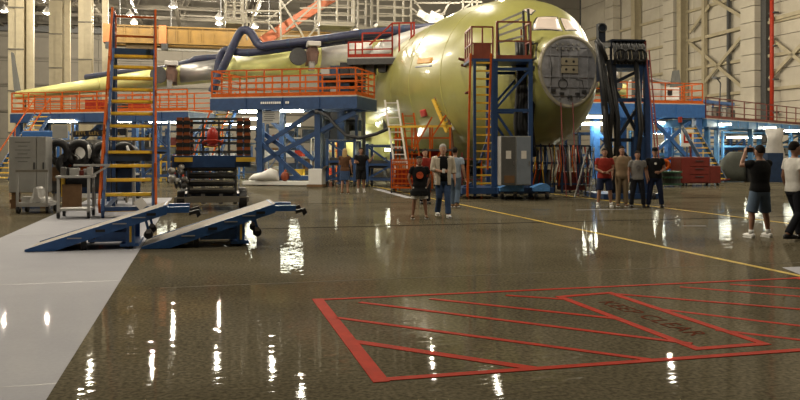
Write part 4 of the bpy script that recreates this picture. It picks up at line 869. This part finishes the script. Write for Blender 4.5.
# black hose reels on a stand
fc = Fr((P(50, 205, 23.6).x, 23.6), R(6)); rk = thing('hose_reel_rack', 'rack of big black coiled hoses behind the tool trolley', 'rack', fc)
def tcx(px, py, d=0): p = fc.p(px, py, d); return Vector((p.x, d, p.z))
for px, py, rr in ((58, 152, .36), (79, 153, .37), (103, 154, .33), (68, 164, .28), (124, 155, .34)):
    c = tcx(px, py, -.1); h = B().ring(c, (random.uniform(-.3, .3), 1, random.uniform(-.2, .2)), rr*.8, .12, 22, 8).build('hose_coil', BLACK, rk, True)
    for k in range(3): B().ring(c+Vector((random.uniform(-.06, .06), .16+.1*k, random.uniform(-.05, .05))), (random.uniform(-.3, .3), 1, random.uniform(-.2, .2)), rr*.85, .08, 20, 7).build('coil_turn', BLACK, h, True)
for px in (52, 72, 92, 112, 132): B().bar((tcx(px, 0).x, .25, 0), (tcx(px, 0).x, .25, tcx(0, 140).z), .08).build('post', LGREY, rk)
for py in (141, 168, 192): B().bar(tcx(52, py, .25), tcx(132, py, .25), .08).build('beam', LGREY if py == 141 else BLUE, rk)
for px, py in ((88, 148), (127, 149)): B().tube([tcx(px, py-3, -.25), tcx(px+2, py+3, -.32), tcx(px+1, py+10, -.28)], [.03, .055, .03], 8).build('white_nozzle', WHITE, rk, True)
for px in (57, 66, 75, 83): c = tcx(px, 166+random.random()*8, .1); B().box(c, (.3, .3, .4)).build('orange_tool', (ORANGE, BROWN, DGREY, ORANGE)[px % 4], rk)
for k in range(6): c = tcx(56+14*k, 180, .3); B().box(c, (.42, .4, .7)).build('dark_case', (DGREY, BLACK, DKBLUE)[k % 3], rk)
# banner
fd = Fr((P(73, 150, 25.2).x, 25.2), R(-6)); bn = thing('banner', 'dark banner with gold illegible lettering above the hose rack', 'banner', fd); b = fd.p(125, 130).x; z0, z1_ = fd.p(73, 137).z, fd.p(73, 130).z
sag = B().prism([(0, 0, z0), (b, 0, z0+.05), (b, 0, z1_+.05), (b*.5, 0, z1_), (0, 0, z1_-.05)], (0, .02, 0)).build('cloth', mat('near black cloth', (.012, .012, .02), .7), bn)
for k in range(17):
    if k in (4, 9, 13): continue
    x = .12+k*(b-.24)/17; h = random.uniform(.08, .13); B().box((x, -.008, (z0+z1_)/2+random.uniform(-.01, .03)), (.045, .01, h)).build('letter_mark', mat('gold paint', (.30, .20, .06), .5), bn)
    B().box((x+.025, -.008, (z0+z1_)/2+random.choice((-.04, .05))), (.05, .01, .03)).build('letter_mark', mat('gold paint', (.30, .20, .06), .5), bn)
for x in (-.03, b+.03): B().bar((x, .05, 0), (x, .05, z1_+.25), .06).build('frame_post', OFFW, bn)
B().bar((-.03, .05, z1_+.2), (b+.03, .05, z1_+.2), .05).build('frame_bar', OFFW, bn)
B().box((b/2, .09, .95), (b, .03, 1.6)).build('backing_sheet', WHITE, bn)
B().box((-.45, .05, z1_-.05), (.5, .04, .42)).build('notice_board', GREY, bn); B().bar((-.45, .08, 0), (-.45, .08, z1_-.2), .05).build('notice_post', OFFW, bn)
bw = thing('blue_cover', 'bright blue wrapped load glimpsed above the grey cabinet', 'cover', Fr((P(40, 140, 33).x, 33), R(-10))); zz = P(40, 133, 33).z
B().box((0, .4, zz/2+.15), (1.7, .8, zz-.1)).build('wrapped_load', BRBLUE, bw, bevel=.05); B().box((0, .4, .1), (1.8, .9, .2)).build('pallet', BROWN, bw)
# ------------------------------------------------------------------ scissor lift dolly with orange pillars
fe = Fr((P(212, 210, 22).x, 22), R(12)); lf = thing('lift_dolly', 'engine lift dolly with orange pillars, red tank and black rollers', 'dolly', fe)
def te(px, py, d=0): p = fe.p(px, py, d); return Vector((p.x, d, p.z))
zd, zt_ = te(0, 160).z, te(0, 116).z
for px in (179.5, 187, 240, 247.5):
    for d in (0, 1.8):
        x = te(px, 0).x; o = B().box((x, d, (zd+zt_)/2), (.15, .14, zt_-zd)).build('pillar', mat('rust orange pillar', (.26, .065, .014), .5, 0, .25), lf)
        for k in range(5): B().box((x, d, zd+.2+(zt_-zd-.3)*k/4.2), (.17, .16, .11)).build('collar', BLACK, o)
for py, m in ((119, DGREY), (123, BLACK), (130, DGREY), (138, BLACK), (143, DGREY), (152, DGREY)): B().bar(te(178, py), te(250, py), .06).build('cross_bar', m, lf); B().bar(te(178, py, 1.8), te(250, py, 1.8), .06).build('cross_bar', m, lf)
for px in (203, 219, 229): B().bar(te(px, 118), te(px, 158), .05).build('upright_rod', DGREY, lf)
c = te(212.5, 137, -.12); B().loft([[c+Vector((.15*math.cos(t)*r, .12*math.sin(t)*r, z)) for t in [2*math.pi*k/14 for k in range(14)]] for r, z in ((.6, -.22), (1, -.16), (1, .14), (.6, .22), (.35, .26))]).build('red_tank', mat('bright red enamel', (.42, .03, .02), .35), lf, True)
B().ring(c+Vector((0, -.02, -.17)), (0, .3, 1), .26, .03, 20, 6).build('tank_ring', RED, lf)
B().box((te(212, 0).x, .9, zd-.05), (2.1, 2.1, .32)).build('deck', BLUE, lf)
for a, b_ in ((175, 193), (236, 255)): B().box(((te(a, 0).x+te(b_, 0).x)/2, -.2, zd), (te(b_, 0).x-te(a, 0).x, .12, .12)).build('yellow_edge', YEL, lf)
for k, py in enumerate((169, 177, 185, 193)):
    zz = te(0, py).z; B().cyl((te(189, 0).x, -.05, zz), (te(235, 0).x, -.05, zz), .085, 12).build('roller', BLACK, lf, True); B().bar(te(190, py+4, -.12), te(234, py+4, -.12), .045).build('roller_bar', OFFW if k else DGREY, lf)
for px in (189, 203, 221, 235): B().bar(te(px, 166, -.06), te(px, 204, -.06), .06, .1).build('roller_frame', DGREY if px in (189, 235) else STEEL, lf)
B().box((te(212, 0).x, -.1, te(0, 202).z), (2.0, .12, .16)).build('bumper', OFFW, lf); B().box((te(212, 0).x, .9, .35), (1.7, 1.8, .2)).build('chassis', DKBLUE, lf)
for px, d in ((181, .1), (243, .1), (181, 1.7), (243, 1.7)): 
    x = te(px, 0).x; w = B().cyl((x-.1, d, .27), (x+.1, d, .27), .27, 20).build('wheel', BLACK, lf); B().cyl((x-.12, d, .27), (x+.12, d, .27), .12, 14).build('hub', STEEL, w)
for k in range(14):
    q = te(random.uniform(171, 188), random.uniform(166, 186), random.uniform(-.3, .1)); B().ball(q, random.uniform(.06, .12), 8, 5).build('wrapped_fitting', random.choice([WRAP, LGREY, STEEL, DGREY, SILVER]), lf, True)
for k in range(5): a = te(172+4*k, 170); B().tube([a, a+Vector((.05, -.1, -.25)), a+Vector((.12, .05, -.5))], .03, 6).build('dolly_hose', DGREY, lf, True)
B().bar((te(176, 0).x, 0, te(0, 187).z), (te(190, 0).x, 0, te(0, 187).z), .08).build('hose_bracket', DGREY, lf)
# ------------------------------------------------------------------ two drive-on ramps
def make_ramp(label):
    fr = Fr((G(24.5, 252.5).x, G(24.5, 252.5).y), TH); r = thing('drive_on_ramp', label, 'ramp', fr, 'pair of blue drive-on ramps'); L, Wd, H = 2.2, 1.28, .70
    s = H/L
    B().prism([(.02, .04, .018), (L, .04, H), (L, .04, H+.03), (0, .04, .03)], (0, Wd-.08, 0)).build('top_plate', PLATE, r)
    for y in (0, Wd-.05):
        B().prism([(0, y, .01), (.45, y, .01), (L, y, H-.13), (L, y, H+.025), (0, y, .045)], (0, .05, 0)).build('side_rail', BRBLUE, r)
    for x in (1.15, 1.95): B().box((x, -.004, H*x/L-.045), (.15, .012, .045)).build('rail_slot', BLACK, r)
    for x in (.75, 1.45, 1.75): B().box((x, -.004, H*x/L-.03), (.22, .006, .018)).build('rail_stencil', LGREY, r)
    B().box((L-.03, Wd/2, H-.05), (.05, Wd-.1, .14)).build('end_beam', BRBLUE, r)
    lg = B().box((1.62, .08, .27), (.13, .1, .40)).build('support_leg', BRBLUE, r); B().box((1.62, .022, .27), (.035, .012, .3)).build('yellow_tape', YEL, lg)
    B().box((1.62, Wd-.08, .27), (.13, .1, .40)).build('support_leg', BRBLUE, r)
    B().box((1.25, Wd/2, .2), (.62, Wd-.3, .16)).build('ballast_box', BRBLUE, r); B().box((1.60, Wd/2, .07), (.3, Wd-.1, .05)).build('leg_foot', BRBLUE, r)
    for y in (.12, Wd-.12): castor(r, (1.62, y, .045) if False else (1.9, y, .23), .075, (0, 1, 0)); B().bar((1.9, y, .3), (1.85, y, .5), .04).build('castor_strut', BRBLUE, r)
    for y in (.12, Wd-.12): B().box((.88, y, .1), (.08, .08, .2)).build('front_foot', BLACK, r); B().box((.95, y, .2), (.22, .07, .05)).build('foot_arm', BLACK, r)
    for y in (.12, Wd-.12): castor(r, (1.62, y, .045), .045, (0, 1, 0))
    for y in (.1, Wd-.35):
        B().box((L+.18, y, H-.06), (.36, .12, .1)).build('coupling_arm', BRBLUE, r); B().prism([(L+.36, y-.04, H-.1), (L+.52, y-.04, H-.06), (L+.56, y-.04, H-.14), (L+.5, y-.04, H-.2), (L+.47, y-.04, H-.13), (L+.36, y-.04, H-.16)], (0, .08, 0)).build('hook', BLACK, r)
    return r
rp1 = make_ramp('blue-sided ramp lying on the white lane, the left one of two'); rp2 = copy_tree(rp1); rp2['label'] = 'blue-sided ramp on the brown floor, the right one of two'
d = Vector((CT, ST, 0)); rp2.location = rp1.location+d*1.80-Vector((-ST, CT, 0))*.06
# ================================================================== overhead
# yellow bridge crane
fg = Fr((P(105, 33, 63).x, 63, 0), TH); cr = thing('bridge_crane', 'long yellow bridge crane girder below the roof at the left', 'crane', fg)
xe_ = fg.p(330, 33).x; zc0, zc1 = fg.p(110, 42).z, fg.p(110, 25.5).z
for d_ in (0, 2.2):
    g = B().box((xe_/2, d_, (zc0+zc1)/2), (xe_, .5, zc1-zc0)).build('girder', CRANE, cr)
    for zz in (zc0, zc1): B().box((xe_/2, d_, zz), (xe_, .7, .1)).build('girder_flange', CRANE, g)
    for k in range(18): B().box((.5+(xe_-1)*k/17, d_-.28, (zc0+zc1)/2), (.08, .1, zc1-zc0)).build('stiffener', CRANE, g)
for px in (107.5, 163): B().box((fg.p(px, 33).x, 1.0, (zc0+zc1)/2), (.55, 3.2, zc1-zc0+.15)).build('end_truck', mat('rust orange paint', (.30, .09, .02), .5, 0, .2), cr); B().box((fg.p(px+2, 33).x, -.4, zc0-.3), (.5, .5, .5)).build('buffer', BLACK, cr)
B().box((fg.p(140, 33).x, 1.0, zc0-.35), (2.2, 1.6, .6)).build('hoist_trolley', CRANE, cr); B().box((fg.p(200, 45).x, .4, zc0-.45), (xe_*.6, .3, .12)).build('cable_track', LGREY, cr)
for k in range(5): B().cyl((1+k*(xe_-2)/4, 1.1, zc1), (1+k*(xe_-2)/4, 1.1, 15.67), .06, 6).build('hanger_rod', DGREY, cr)
# white tubular overhead dock
fh = Fr((P(225, 30, 58).x, 58, 0), TH); dk = thing('overhead_dock', 'white tubular overhead work dock with handrails hung above the wing', 'dock', fh)
def th_(px, py, d=0): p = fh.p(px, py, d); return Vector((p.x, d, p.z))
def wb_(segs, w=.13, m=OFFW, nm='tube_member'):
    for a, b_, *d_ in segs:
        d0 = d_[0] if d_ else 0; B().bar(th_(*a, d0), th_(*b_, d0), w).build(nm, m, dk)
def cage(x0, x1, y0, y1, d, nx, ny):
    for k in range(nx+1): x = x0+(x1-x0)*k/nx; B().bar(th_(x, y0-14, d), th_(x, y1, d), .14).build('cage_post', OFFW, dk)
    for k in range(ny+1): y = y0+(y1-y0)*k/ny; B().bar(th_(x0, y, d), th_(x1, y, d), .10).build('cage_rail', OFFW, dk)
    a, b_ = th_(x0, y1, d), th_(x1, y1, d); B().box(((a.x+b_.x)/2, d+1.2, a.z), (b_.x-a.x, 2.4, .3)).build('cage_floor', OFFW, dk)
    for k in (0, 1): x = (a.x, b_.x)[k]; B().bar((x, d+2.4, a.z), (x, d+2.4, a.z+4), .14).build('cage_post', OFFW, dk)
    for k in range(3): B().bar((a.x, d+2.4, a.z+.6*(k+1)), (b_.x, d+2.4, a.z+.6*(k+1)), .09).build('cage_rail', OFFW, dk)
cage(226, 243, -10, 21, 0, 2, 4); cage(320, 354, -8, 23, -1, 2, 4); cage(378, 411, -8, 24, -1, 2, 4); cage(358, 372, -8, 28, 1.5, 1, 3)
wb_([((246, -12), (247, 40)), ((247, 7), (240, 38)), ((280, -12), (281, 40)), ((248, 11), (280, 11)), ((318, -12), (319, 44)), ((278, -4), (298, 28)), ((334, -12), (286, 30)), ((294, 21), (318, 21)), ((319, 24), (304, 42)), ((299, 28), (304, 38)), ((266, 20), (276, 32)), ((281, 36), (300, 36)), ((414, 0), (440, 36)), ((450, 2), (436, 26)), ((470, 4), (444, 22)), ((411, 8), (430, 22)), ((463, -10), (463, 16)), ((472, -10), (472, 14)), ((477, -10), (477, 12)), ((461, 2), (482, 2)), ((412, 14), (445, 14)), ((414, 3), (460, 3)), ((424, 18), (440, 10)), ((415, 20), (432, 26))])
wb_([((262, -8), (246, 38)), ((255, 16), (278, 16)), ((300, -8), (266, 22)), ((246, 22), (280, 22)), ((300, 8), (330, 8)), ((340, 28), (380, 28))], .1, OFFW, 'rear_member')
wb_([((350, -14), (262, 42, ), 1.5)], .75, mat('orange stair paint', (.36, .09, .03), .5, 0, .2), 'orange_stringer'); wb_([((268, 48), (250, 60), .5)], .6, ORANGE, 'orange_stringer')
for k in range(14): t = k/14; c = th_(346-84*t, -10+50*t, 2.2); B().box(c, (1.0, 1.2, .06)).build('stair_step', OFFW, dk)
for px, py in ((424, 16), (430, 20), (436, 17), (441, 21)): B().box(th_(px, py, -.5), (1.1, .3, .5), Matrix.Rotation(R(25), 3, 'Y')).build('foil_sheet', SILVER, dk)
for px in (232, 262, 300, 337, 365, 395, 430, 468): c = th_(px, 0, 1); B().bar((c.x, 1, c.z+.0), (c.x, 1, 15.67), .12).build('hanger', OFFW, dk)
# ================================================================== people
SKIN = mat('skin', (.42, .23, .15), .55, 0, .06); SKIN2 = mat('tanned skin', (.28, .14, .085), .55, 0, .06)
HB = mat('dark brown hair', (.012, .008, .006), .8, spec=.15); HG = mat('grey hair', (.28, .26, .24), .6); HY = mat('blonde hair', (.48, .32, .13), .5)
def cloth(n, c): return mat(n, c, .9, 0, .15, 5, .3, 14, spec=.12)
def ell(c, rx, ry, z, n=18): return [Vector((c[0]+rx*math.cos(t)*(abs(math.cos(t))**-.12 if abs(math.cos(t)) > .01 else 1), c[1]+ry*math.sin(t), z)) for t in [2*math.pi*k/n for k in range(n)]]
def finish(b, name, m, parent, vox, sm=2):
    o = b.build(name, m, parent, True); rm = o.modifiers.new('remesh', 'REMESH'); rm.mode = 'VOXEL'; rm.voxel_size = vox; rm.use_smooth_shade = True
    s = o.modifiers.new('smooth', 'SMOOTH'); s.iterations = sm; s.factor = .5
    return o
def lerp3(a, b, t): return Vector(a).lerp(Vector(b), t)
def person(label, px, py, H, face, hair, shirt, legs_, shoe, arms=None, stance='stand', skin=SKIN, sleeve=.55, long=False, female=False, legcut=1.0, shirtlen=.86, print_=None, hat=None, jacket=None, held=None, girth=1.0, nod=0, headturn=0):
    g = G(px, py); s = H/1.75; r = thing('person', label, 'person', Fr((g.x, g.y), face)); r.scale = (s, s, s)
    K = {}
    if stance == 'stand': K = {1: ((.10, -.015, .49), (.115, .02, .085)), -1: ((-.10, -.015, .49), (-.115, .02, .085))}
    elif stance == 'wide': K = {1: ((.15, -.03, .48), (.19, .01, .085)), -1: ((-.15, -.03, .48), (-.19, .01, .085))}
    elif stance == 'walk': K = {1: ((.09, -.12, .50), (.10, -.17, .09)), -1: ((-.09, -.02, .49), (-.10, .22, .12))}
    A = {1: ((.255, .04, 1.13), (.275, -.06, .88)), -1: ((-.255, .04, 1.13), (-.275, -.06, .88))}
    if arms:
        for k, v in arms.items(): A[k] = v
    sw = .175 if female else .195
    tors = [(.80, .10, .09), (.86, .165, .115), (.93, .172, .12), (1.03, .145 if female else .155, .105), (1.12, .15 if female else .165, .11), (1.25, .165 if female else .185, .12), (1.36, .168 if female else .19, .105), (1.43, .13, .085), (1.475, .065, .06)]
    b = B().loft([ell((0, .01), rx*girth, ry*girth, z) for z, rx, ry in tors]); b.tube([(0, .015, 1.42), (0, .005, 1.50), (0, -.005, 1.57)], [.065, .055, .055], 12)
    # head
    hd = Matrix.Rotation(headturn, 4, 'Z'); hc = Vector((0, -.01, 0))
    rings = [(1.515, .035, .045, -.055), (1.535, .052, .07, -.03), (1.57, .066, .088, -.01), (1.62, .074, .098, .0), (1.665, .077, .102, .005), (1.705, .070, .092, .01), (1.735, .048, .065, .012), (1.75, .012, .016, .012)]
    hv = [[hd @ Vector((rx*math.cos(t), yo+ry*math.sin(t), z)) for t in [2*math.pi*k/16 for k in range(16)]] for z, rx, ry, yo in rings]; b.loft(hv)
    def hp(x, y, z): return hd @ Vector((x, y, z))
    b.tube([hp(0, -.095, 1.64), hp(0, -.118, 1.605), hp(0, -.10, 1.597)], [.010, .015, .012], 8)
    for e in (-1, 1): b.ball(hp(e*.078, .01, 1.625), (.012, .022, .033), 8, 6)
    # arms and hands
    for e in (-1, 1):
        el, wr = Vector(A[e][0]), Vector(A[e][1]); sh = Vector((e*sw, .01, 1.405))
        b.tube([sh-Vector((e*.03, 0, -.01)), sh, sh.lerp(el, .5), el, el.lerp(wr, .3), wr], [.055, .06, .05, .042, .042, .028], 12)
        fd = (wr-el).normalized(); hd_ = A[e][2] if len(A[e]) > 2 else fd; hd_ = Vector(hd_).normalized(); side = hd_.cross(Vector((e, 0, 0))); side = side.normalized() if side.length > .2 else Vector((0, 1, 0)); nor = hd_.cross(side).normalized()
        pc = wr+hd_*.05
        b.loft([[wr+hd_*t+side*w*math.cos(q)+nor*.017*math.sin(q) for q in [2*math.pi*k/10 for k in range(10)]] for t, w in ((-.01, .026), (.03, .038), (.075, .043), (.095, .038))])
        for j, (o_, L) in enumerate(((-.032, .068), (-.011, .08), (.011, .075), (.031, .058))):
            p0 = wr+hd_*.085+side*o_; p1 = p0+hd_*L*.5+nor*.008*e; p2 = p1+hd_*L*.4+nor*.025*e; b.tube([p0, p1, p2], [.0105, .0095, .008], 6)
        t0 = wr+hd_*.025-side*.03; b.tube([t0, t0+hd_*.03-side*.025, t0+hd_*.065-side*.03], [.013, .012, .009], 6)
    # legs, feet
    for e in (-1, 1):
        hip = Vector((e*.092, .01, .88)); kn, an = Vector(K[e][0]), Vector(K[e][1])
        b.tube([hip+Vector((0, 0, .05)), hip, hip.lerp(kn, .5), kn, kn.lerp(an, .3)+Vector((0, .015, 0)), kn.lerp(an, .7), an], [.08, .088, .075, .056, .058, .042, .038], 14)
        b.tube([an+Vector((0, .045, -.04)), an+Vector((0, -.03, -.035)), an+Vector((e*.01, -.11, -.05)), an+Vector((e*.015, -.17, -.06))], [.035, .04, .036, .022], 10)
    body = finish(b, 'body', skin, r, .0115)
    # face
    for e in (-1, 1):
        B().ball(hp(e*.031, -.088, 1.638), (.013, .008, .008), 8, 5).build('eye', WHITE, body); B().ball(hp(e*.031, -.095, 1.638), (.006, .004, .006), 8, 5).build('iris', BLACK, body); B().bar(hp(e*.018, -.096, 1.655), hp(e*.046, -.09, 1.655), .007).build('eyebrow', hair, body)
    B().bar(hp(-.022, -.094, 1.568), hp(.022, -.094, 1.568), .008, .01).build('mouth', mat('lips', (.30, .10, .08), .5), body)
    # hair
    hr = B().loft([[hd @ Vector((rx*math.cos(t), yo+ry*math.sin(t), z)) for t in [2*math.pi*k/16 for k in range(16)]] for z, rx, ry, yo in ((1.60, .070, .05, .068), (1.645, .084, .085, .035), (1.69, .086, .105, .015), (1.73, .066, .085, .012), (1.765, .03, .04, .012))])
    if long: hr.loft([[hd @ Vector((rx*math.cos(t), .075+ry*math.sin(t), z)) for t in [2*math.pi*k/12 for k in range(12)]] for z, rx, ry in ((1.72, .07, .05), (1.62, .09, .055), (1.5, .10, .05), (1.38, .085, .04), (1.31, .04, .025))])
    finish(hr, 'hair', hair, r, .013)
    if hat:
        hb = B().loft([[hd @ Vector((rx*math.cos(t), .008+ry*math.sin(t), z)) for t in [2*math.pi*k/16 for k in range(16)]] for z, rx, ry in ((1.675, .09, .112), (1.73, .088, .11), (1.775, .06, .075), (1.79, .015, .02))]).build('cap', hat, r, True)
        B().prism([hp(-.07, -.08, 1.675), hp(.07, -.08, 1.675), hp(.05, -.18, 1.665), hp(-.05, -.18, 1.665)], (0, 0, .012)).build('peak', hat, hb)
    # shirt
    gi = girth; b = B().loft([ell((0, .01), rx*gi+.02, ry*gi+.02, z) for z, rx, ry in [(shirtlen, .168 if shirtlen > .8 else .235, .12 if shirtlen > .8 else .175)]+([(.78, .225, .165)] if shirtlen < .75 else [])+[t for t in tors if t[0] > max(shirtlen+.03, .84) and t[0] < 1.45]+[(1.465, .07, .065)]])
    for e in (-1, 1):
        el, wr = Vector(A[e][0]), Vector(A[e][1]); sh = Vector((e*sw, .01, 1.405))
        if sleeve <= 1: q = sh.lerp(el, sleeve); b.tube([sh-Vector((e*.05, 0, -.01)), sh, sh.lerp(el, sleeve*.6), q], [.065, .076, .072, .074], 12)
        else: b.tube([sh-Vector((e*.05, 0, -.01)), sh, sh.lerp(el, .5), el, el.lerp(wr, min(1, sleeve-1))], [.065, .076, .066, .06, .05], 12)
    sh_o = finish(b, 'shirt', shirt, r, .013)
    if print_:
        m_, rad, pz = print_; B().loft([[Vector((rr*math.cos(t), -.150-.012*(1-abs(math.cos(t)))+yo, pz+rr*math.sin(t))) for t in [2*math.pi*k/20 for k in range(20)]] for rr, yo in ((rad, .02), (rad, 0), (rad*.5, -.002), (.004, -.003))]).build('print', m_, sh_o)
    if jacket:
        for e in (-1, 1):
            jb = B().loft([[Vector((e*(x0+dx), y, z)) for dx, y in ((0, -.15), (.09, -.12), (.10, .02), (.0, .0))] for x0, z in ((.09, .78), (.085, 1.0), (.10, 1.25), (.09, 1.42))]); finish(jb, 'jacket_front', jacket, sh_o, .013)
        jb = B().loft([ell((0, .045), .205, .12, z) for z in (.78, 1.0, 1.25, 1.38)]+[ell((0, .03), .15, .09, 1.45)]); finish(jb, 'jacket_back', jacket, sh_o, .014)
        for e in (-1, 1):
            el, wr = Vector(A[e][0]), Vector(A[e][1]); sh = Vector((e*sw, .01, 1.405)); finish(B().tube([sh-Vector((e*.06, 0, -.01)), sh, sh.lerp(el, .6), el, el.lerp(wr, .35)], [.07, .085, .078, .07, .062], 12), 'jacket_sleeve', jacket, sh_o, .014)
    # trousers, shorts or skirt
    b = B()
    if female == 'skirt':
        b.loft([ell((0, .01), rx, ry, z) for z, rx, ry in ((.52, .205, .16), (.7, .20, .15), (.88, .19, .14), (1.0, .16, .122))])
    else:
        b.loft([ell((0, .01), rx*gi+.014, ry*gi+.014, z) for z, rx, ry in ((.80, .12, .10), (.86, .168, .12), (.95, .168, .12), (1.02, .155, .11))])
        for e in (-1, 1):
            hip = Vector((e*.092, .01, .88)); kn, an = Vector(K[e][0]), Vector(K[e][1])
            if legcut <= 1.01 and legcut > .6: b.tube([hip+Vector((0, 0, .05)), hip, hip.lerp(kn, .5), kn, kn.lerp(an, .5), kn.lerp(an, .97)], [.09, .104, .094, .078, .07, .072], 14)
            else:
                L = legcut*2; q = hip.lerp(kn, min(1, L)); b.tube([hip+Vector((0, 0, .05)), hip, hip.lerp(kn, L*.5), q], [.09, .108, .108, .112], 14)
    finish(b, 'skirt' if female == 'skirt' else ('trousers' if legcut > .6 else 'shorts'), legs_, r, .013)
    # shoes
    for e in (-1, 1):
        an = Vector(K[e][1]); z = an.z-.085
        o = B().loft([[an+Vector((e*.008*k+rx*math.cos(t), y, zz-an.z+z)) for t, zz in [(q, .045+hh*math.sin(q)) for q in [2*math.pi*j/12 for j in range(12)]]] for k, y, rx, hh in ((0, .085, .02, .02), (0, .07, .038, .042), (0, 0, .043, .046), (1, -.08, .047, .04), (1.5, -.15, .046, .03), (2, -.195, .024, .014))]).build('shoe', shoe, r, True)
        B().box(an+Vector((e*.006, -.055, z-an.z+.008)), (.088, .25, .016)).build('sole', BLACK if shoe == BLACK else WHITE, o)
        if legcut <= .6 and shoe == WHITE: B().tube([an+Vector((0, 0, -.01)), an+Vector((0, 0, .07))], [.046, .047], 12).build('sock', WHITE, r, True)
    if held: held(r, A)
    return r
BLK = cloth('black tee', (.012, .012, .013)); DEN = cloth('blue denim', (.045, .075, .15)); DEN2 = cloth('pale denim', (.10, .14, .20)); NAVY = cloth('navy cloth', (.015, .02, .045)); TAN = cloth('tan cloth', (.25, .18, .11)); TAN2 = cloth('khaki cloth', (.21, .155, .095))
REDS = cloth('red shirt', (.24, .028, .02)); GRT = cloth('grey tee', (.20, .19, .18)); WHT = cloth('white shirt', (.62, .60, .56)); BRN = cloth('brown top', (.11, .055, .03)); DKT = cloth('dark trousers', (.016, .017, .022)); LBL = cloth('pale blue shirt', (.30, .36, .44)); CRM = cloth('cream jacket', (.52, .46, .37))
PI = math.pi; fold = ((.25, -.03, 1.14), (.05, -.20, 1.12), (-1, -.1, .1))
def cam_prop(r, A):
    c = B().box((0, -.30, 1.66), (.14, .07, .09)).build('held_camera', BLACK, r); B().cyl((0, -.33, 1.66), (0, -.42, 1.66), .035, 12).build('lens_barrel', DGREY, c)
def bag(r, A): B().ball((.10, -.17, 1.12), (.09, .06, .10), 12, 8).build('held_bag', cloth('cream bag', (.48, .40, .28)), r, True)
person('blonde woman in brown top and denim skirt with her back turned', 345, 193.5, 1.70, PI-.15, HY, BRN, DEN, BROWN, {1: ((.23, -.08, 1.15), (.10, -.22, 1.12), (-.8, -.5, 0)), -1: ((-.235, .03, 1.14), (-.25, -.05, .90))}, female='skirt', long=True, sleeve=.35, held=bag)
person('man in black shirt and black shorts pointing beside the blonde woman', 361, 192.5, 1.74, .1, HB, BLK, BLK, WHITE, {1: ((.34, -.04, 1.20), (.47, -.14, 1.42)), -1: ((-.24, -.06, 1.16), (-.10, -.22, 1.18), (-.8, -.5, 0))}, legcut=.47, skin=SKIN2)
person('boy in long black tee with an orange ball print and white shorts', 419.5, 218.5, 1.50, .05, HB, BLK, WHT, BROWN, {1: ((.30, .05, 1.14), (.24, .02, .95)), -1: ((-.30, .05, 1.14), (-.24, .02, .95))}, stance='wide', legcut=.42, shirtlen=.64, print_=(mat('orange print', (.52, .08, .02), .7, 0, .25, 20), .10, 1.22), skin=SKIN2, girth=1.05)
def cup(r, A): B().cyl((-.02, -.24, 1.07), (-.02, -.24, 1.17), .035, 12).build('held_cup', WHITE, r)
person('grey-haired visitor in open white jacket over black top and blue jeans', 443, 217.5, 1.79, .1, HG, BLK, DEN, WHITE, {-1: ((-.25, -.02, 1.15), (-.06, -.22, 1.10), (.9, -.3, .1)), 1: ((.26, .05, 1.13), (.28, -.03, .89))}, stance='walk', jacket=CRM, held=cup)
person('dark-haired person in pale blue shirt and jeans half hidden behind the white jacket', 455, 207.5, 1.72, PI-.3, HB, LBL, DEN2, BROWN, stance='walk', long=False)
person('person with dark hair and red shirt hidden behind the boy', 425, 204, 1.68, .2, HB, REDS, DKT, BLACK)
person('man in red polo shirt and navy shorts with white shoes', 604.5, 207.5, 1.70, -.15, mat('short dark hair', (.02, .014, .01), .8, spec=.15), REDS, NAVY, WHITE, {1: ((.25, -.02, 1.14), (.05, -.22, 1.05), (-1, -.1, 0)), -1: ((-.25, -.02, 1.14), (-.02, -.22, 1.02), (1, -.1, 0))}, stance='wide', legcut=.46, girth=1.12, skin=SKIN2)
person('man in tan shirt and tan trousers between red polo and grey tee', 622, 206.5, 1.76, -.12, HB, TAN, TAN2, BROWN, skin=SKIN2, girth=1.05)
person('man in grey tee and dark trousers, shortest of the four standing men', 637.5, 207.5, 1.62, -.1, HB, GRT, DKT, BLACK, skin=SKIN2, print_=(mat('faded print', (.12, .11, .11), .7), .07, 1.25), stance='wide')
person('man in black shirt and dark cap at the right of the four men', 655, 207.5, 1.70, -.2, HB, BLK, NAVY, BLACK, {1: ((.27, .0, 1.14), (.12, -.2, 1.05), (-1, -.3, 0)), -1: ((-.25, .0, 1.13), (-.2, -.1, .92))}, hat=BLK, skin=SKIN2, print_=(WHITE, .035, 1.3), stance='wide', girth=1.08)
person('photographer in black tee and denim shorts seen from behind with raised arms', 759.5, 237.5, 1.74, PI+.25, HB, BLK, DEN2, WHITE, {1: ((.29, -.14, 1.36), (.10, -.27, 1.63), (-.4, -.4, .6)), -1: ((-.29, -.14, 1.36), (-.10, -.27, 1.63), (.4, -.4, .6))}, stance='wide', legcut=.5, skin=SKIN2, held=cam_prop, girth=1.06)
person('person in white shirt and dark trousers walking out at the right edge', 795, 240, 1.80, PI/2+.2, HB, WHT, DKT, BLACK, stance='walk', skin=SKIN2)
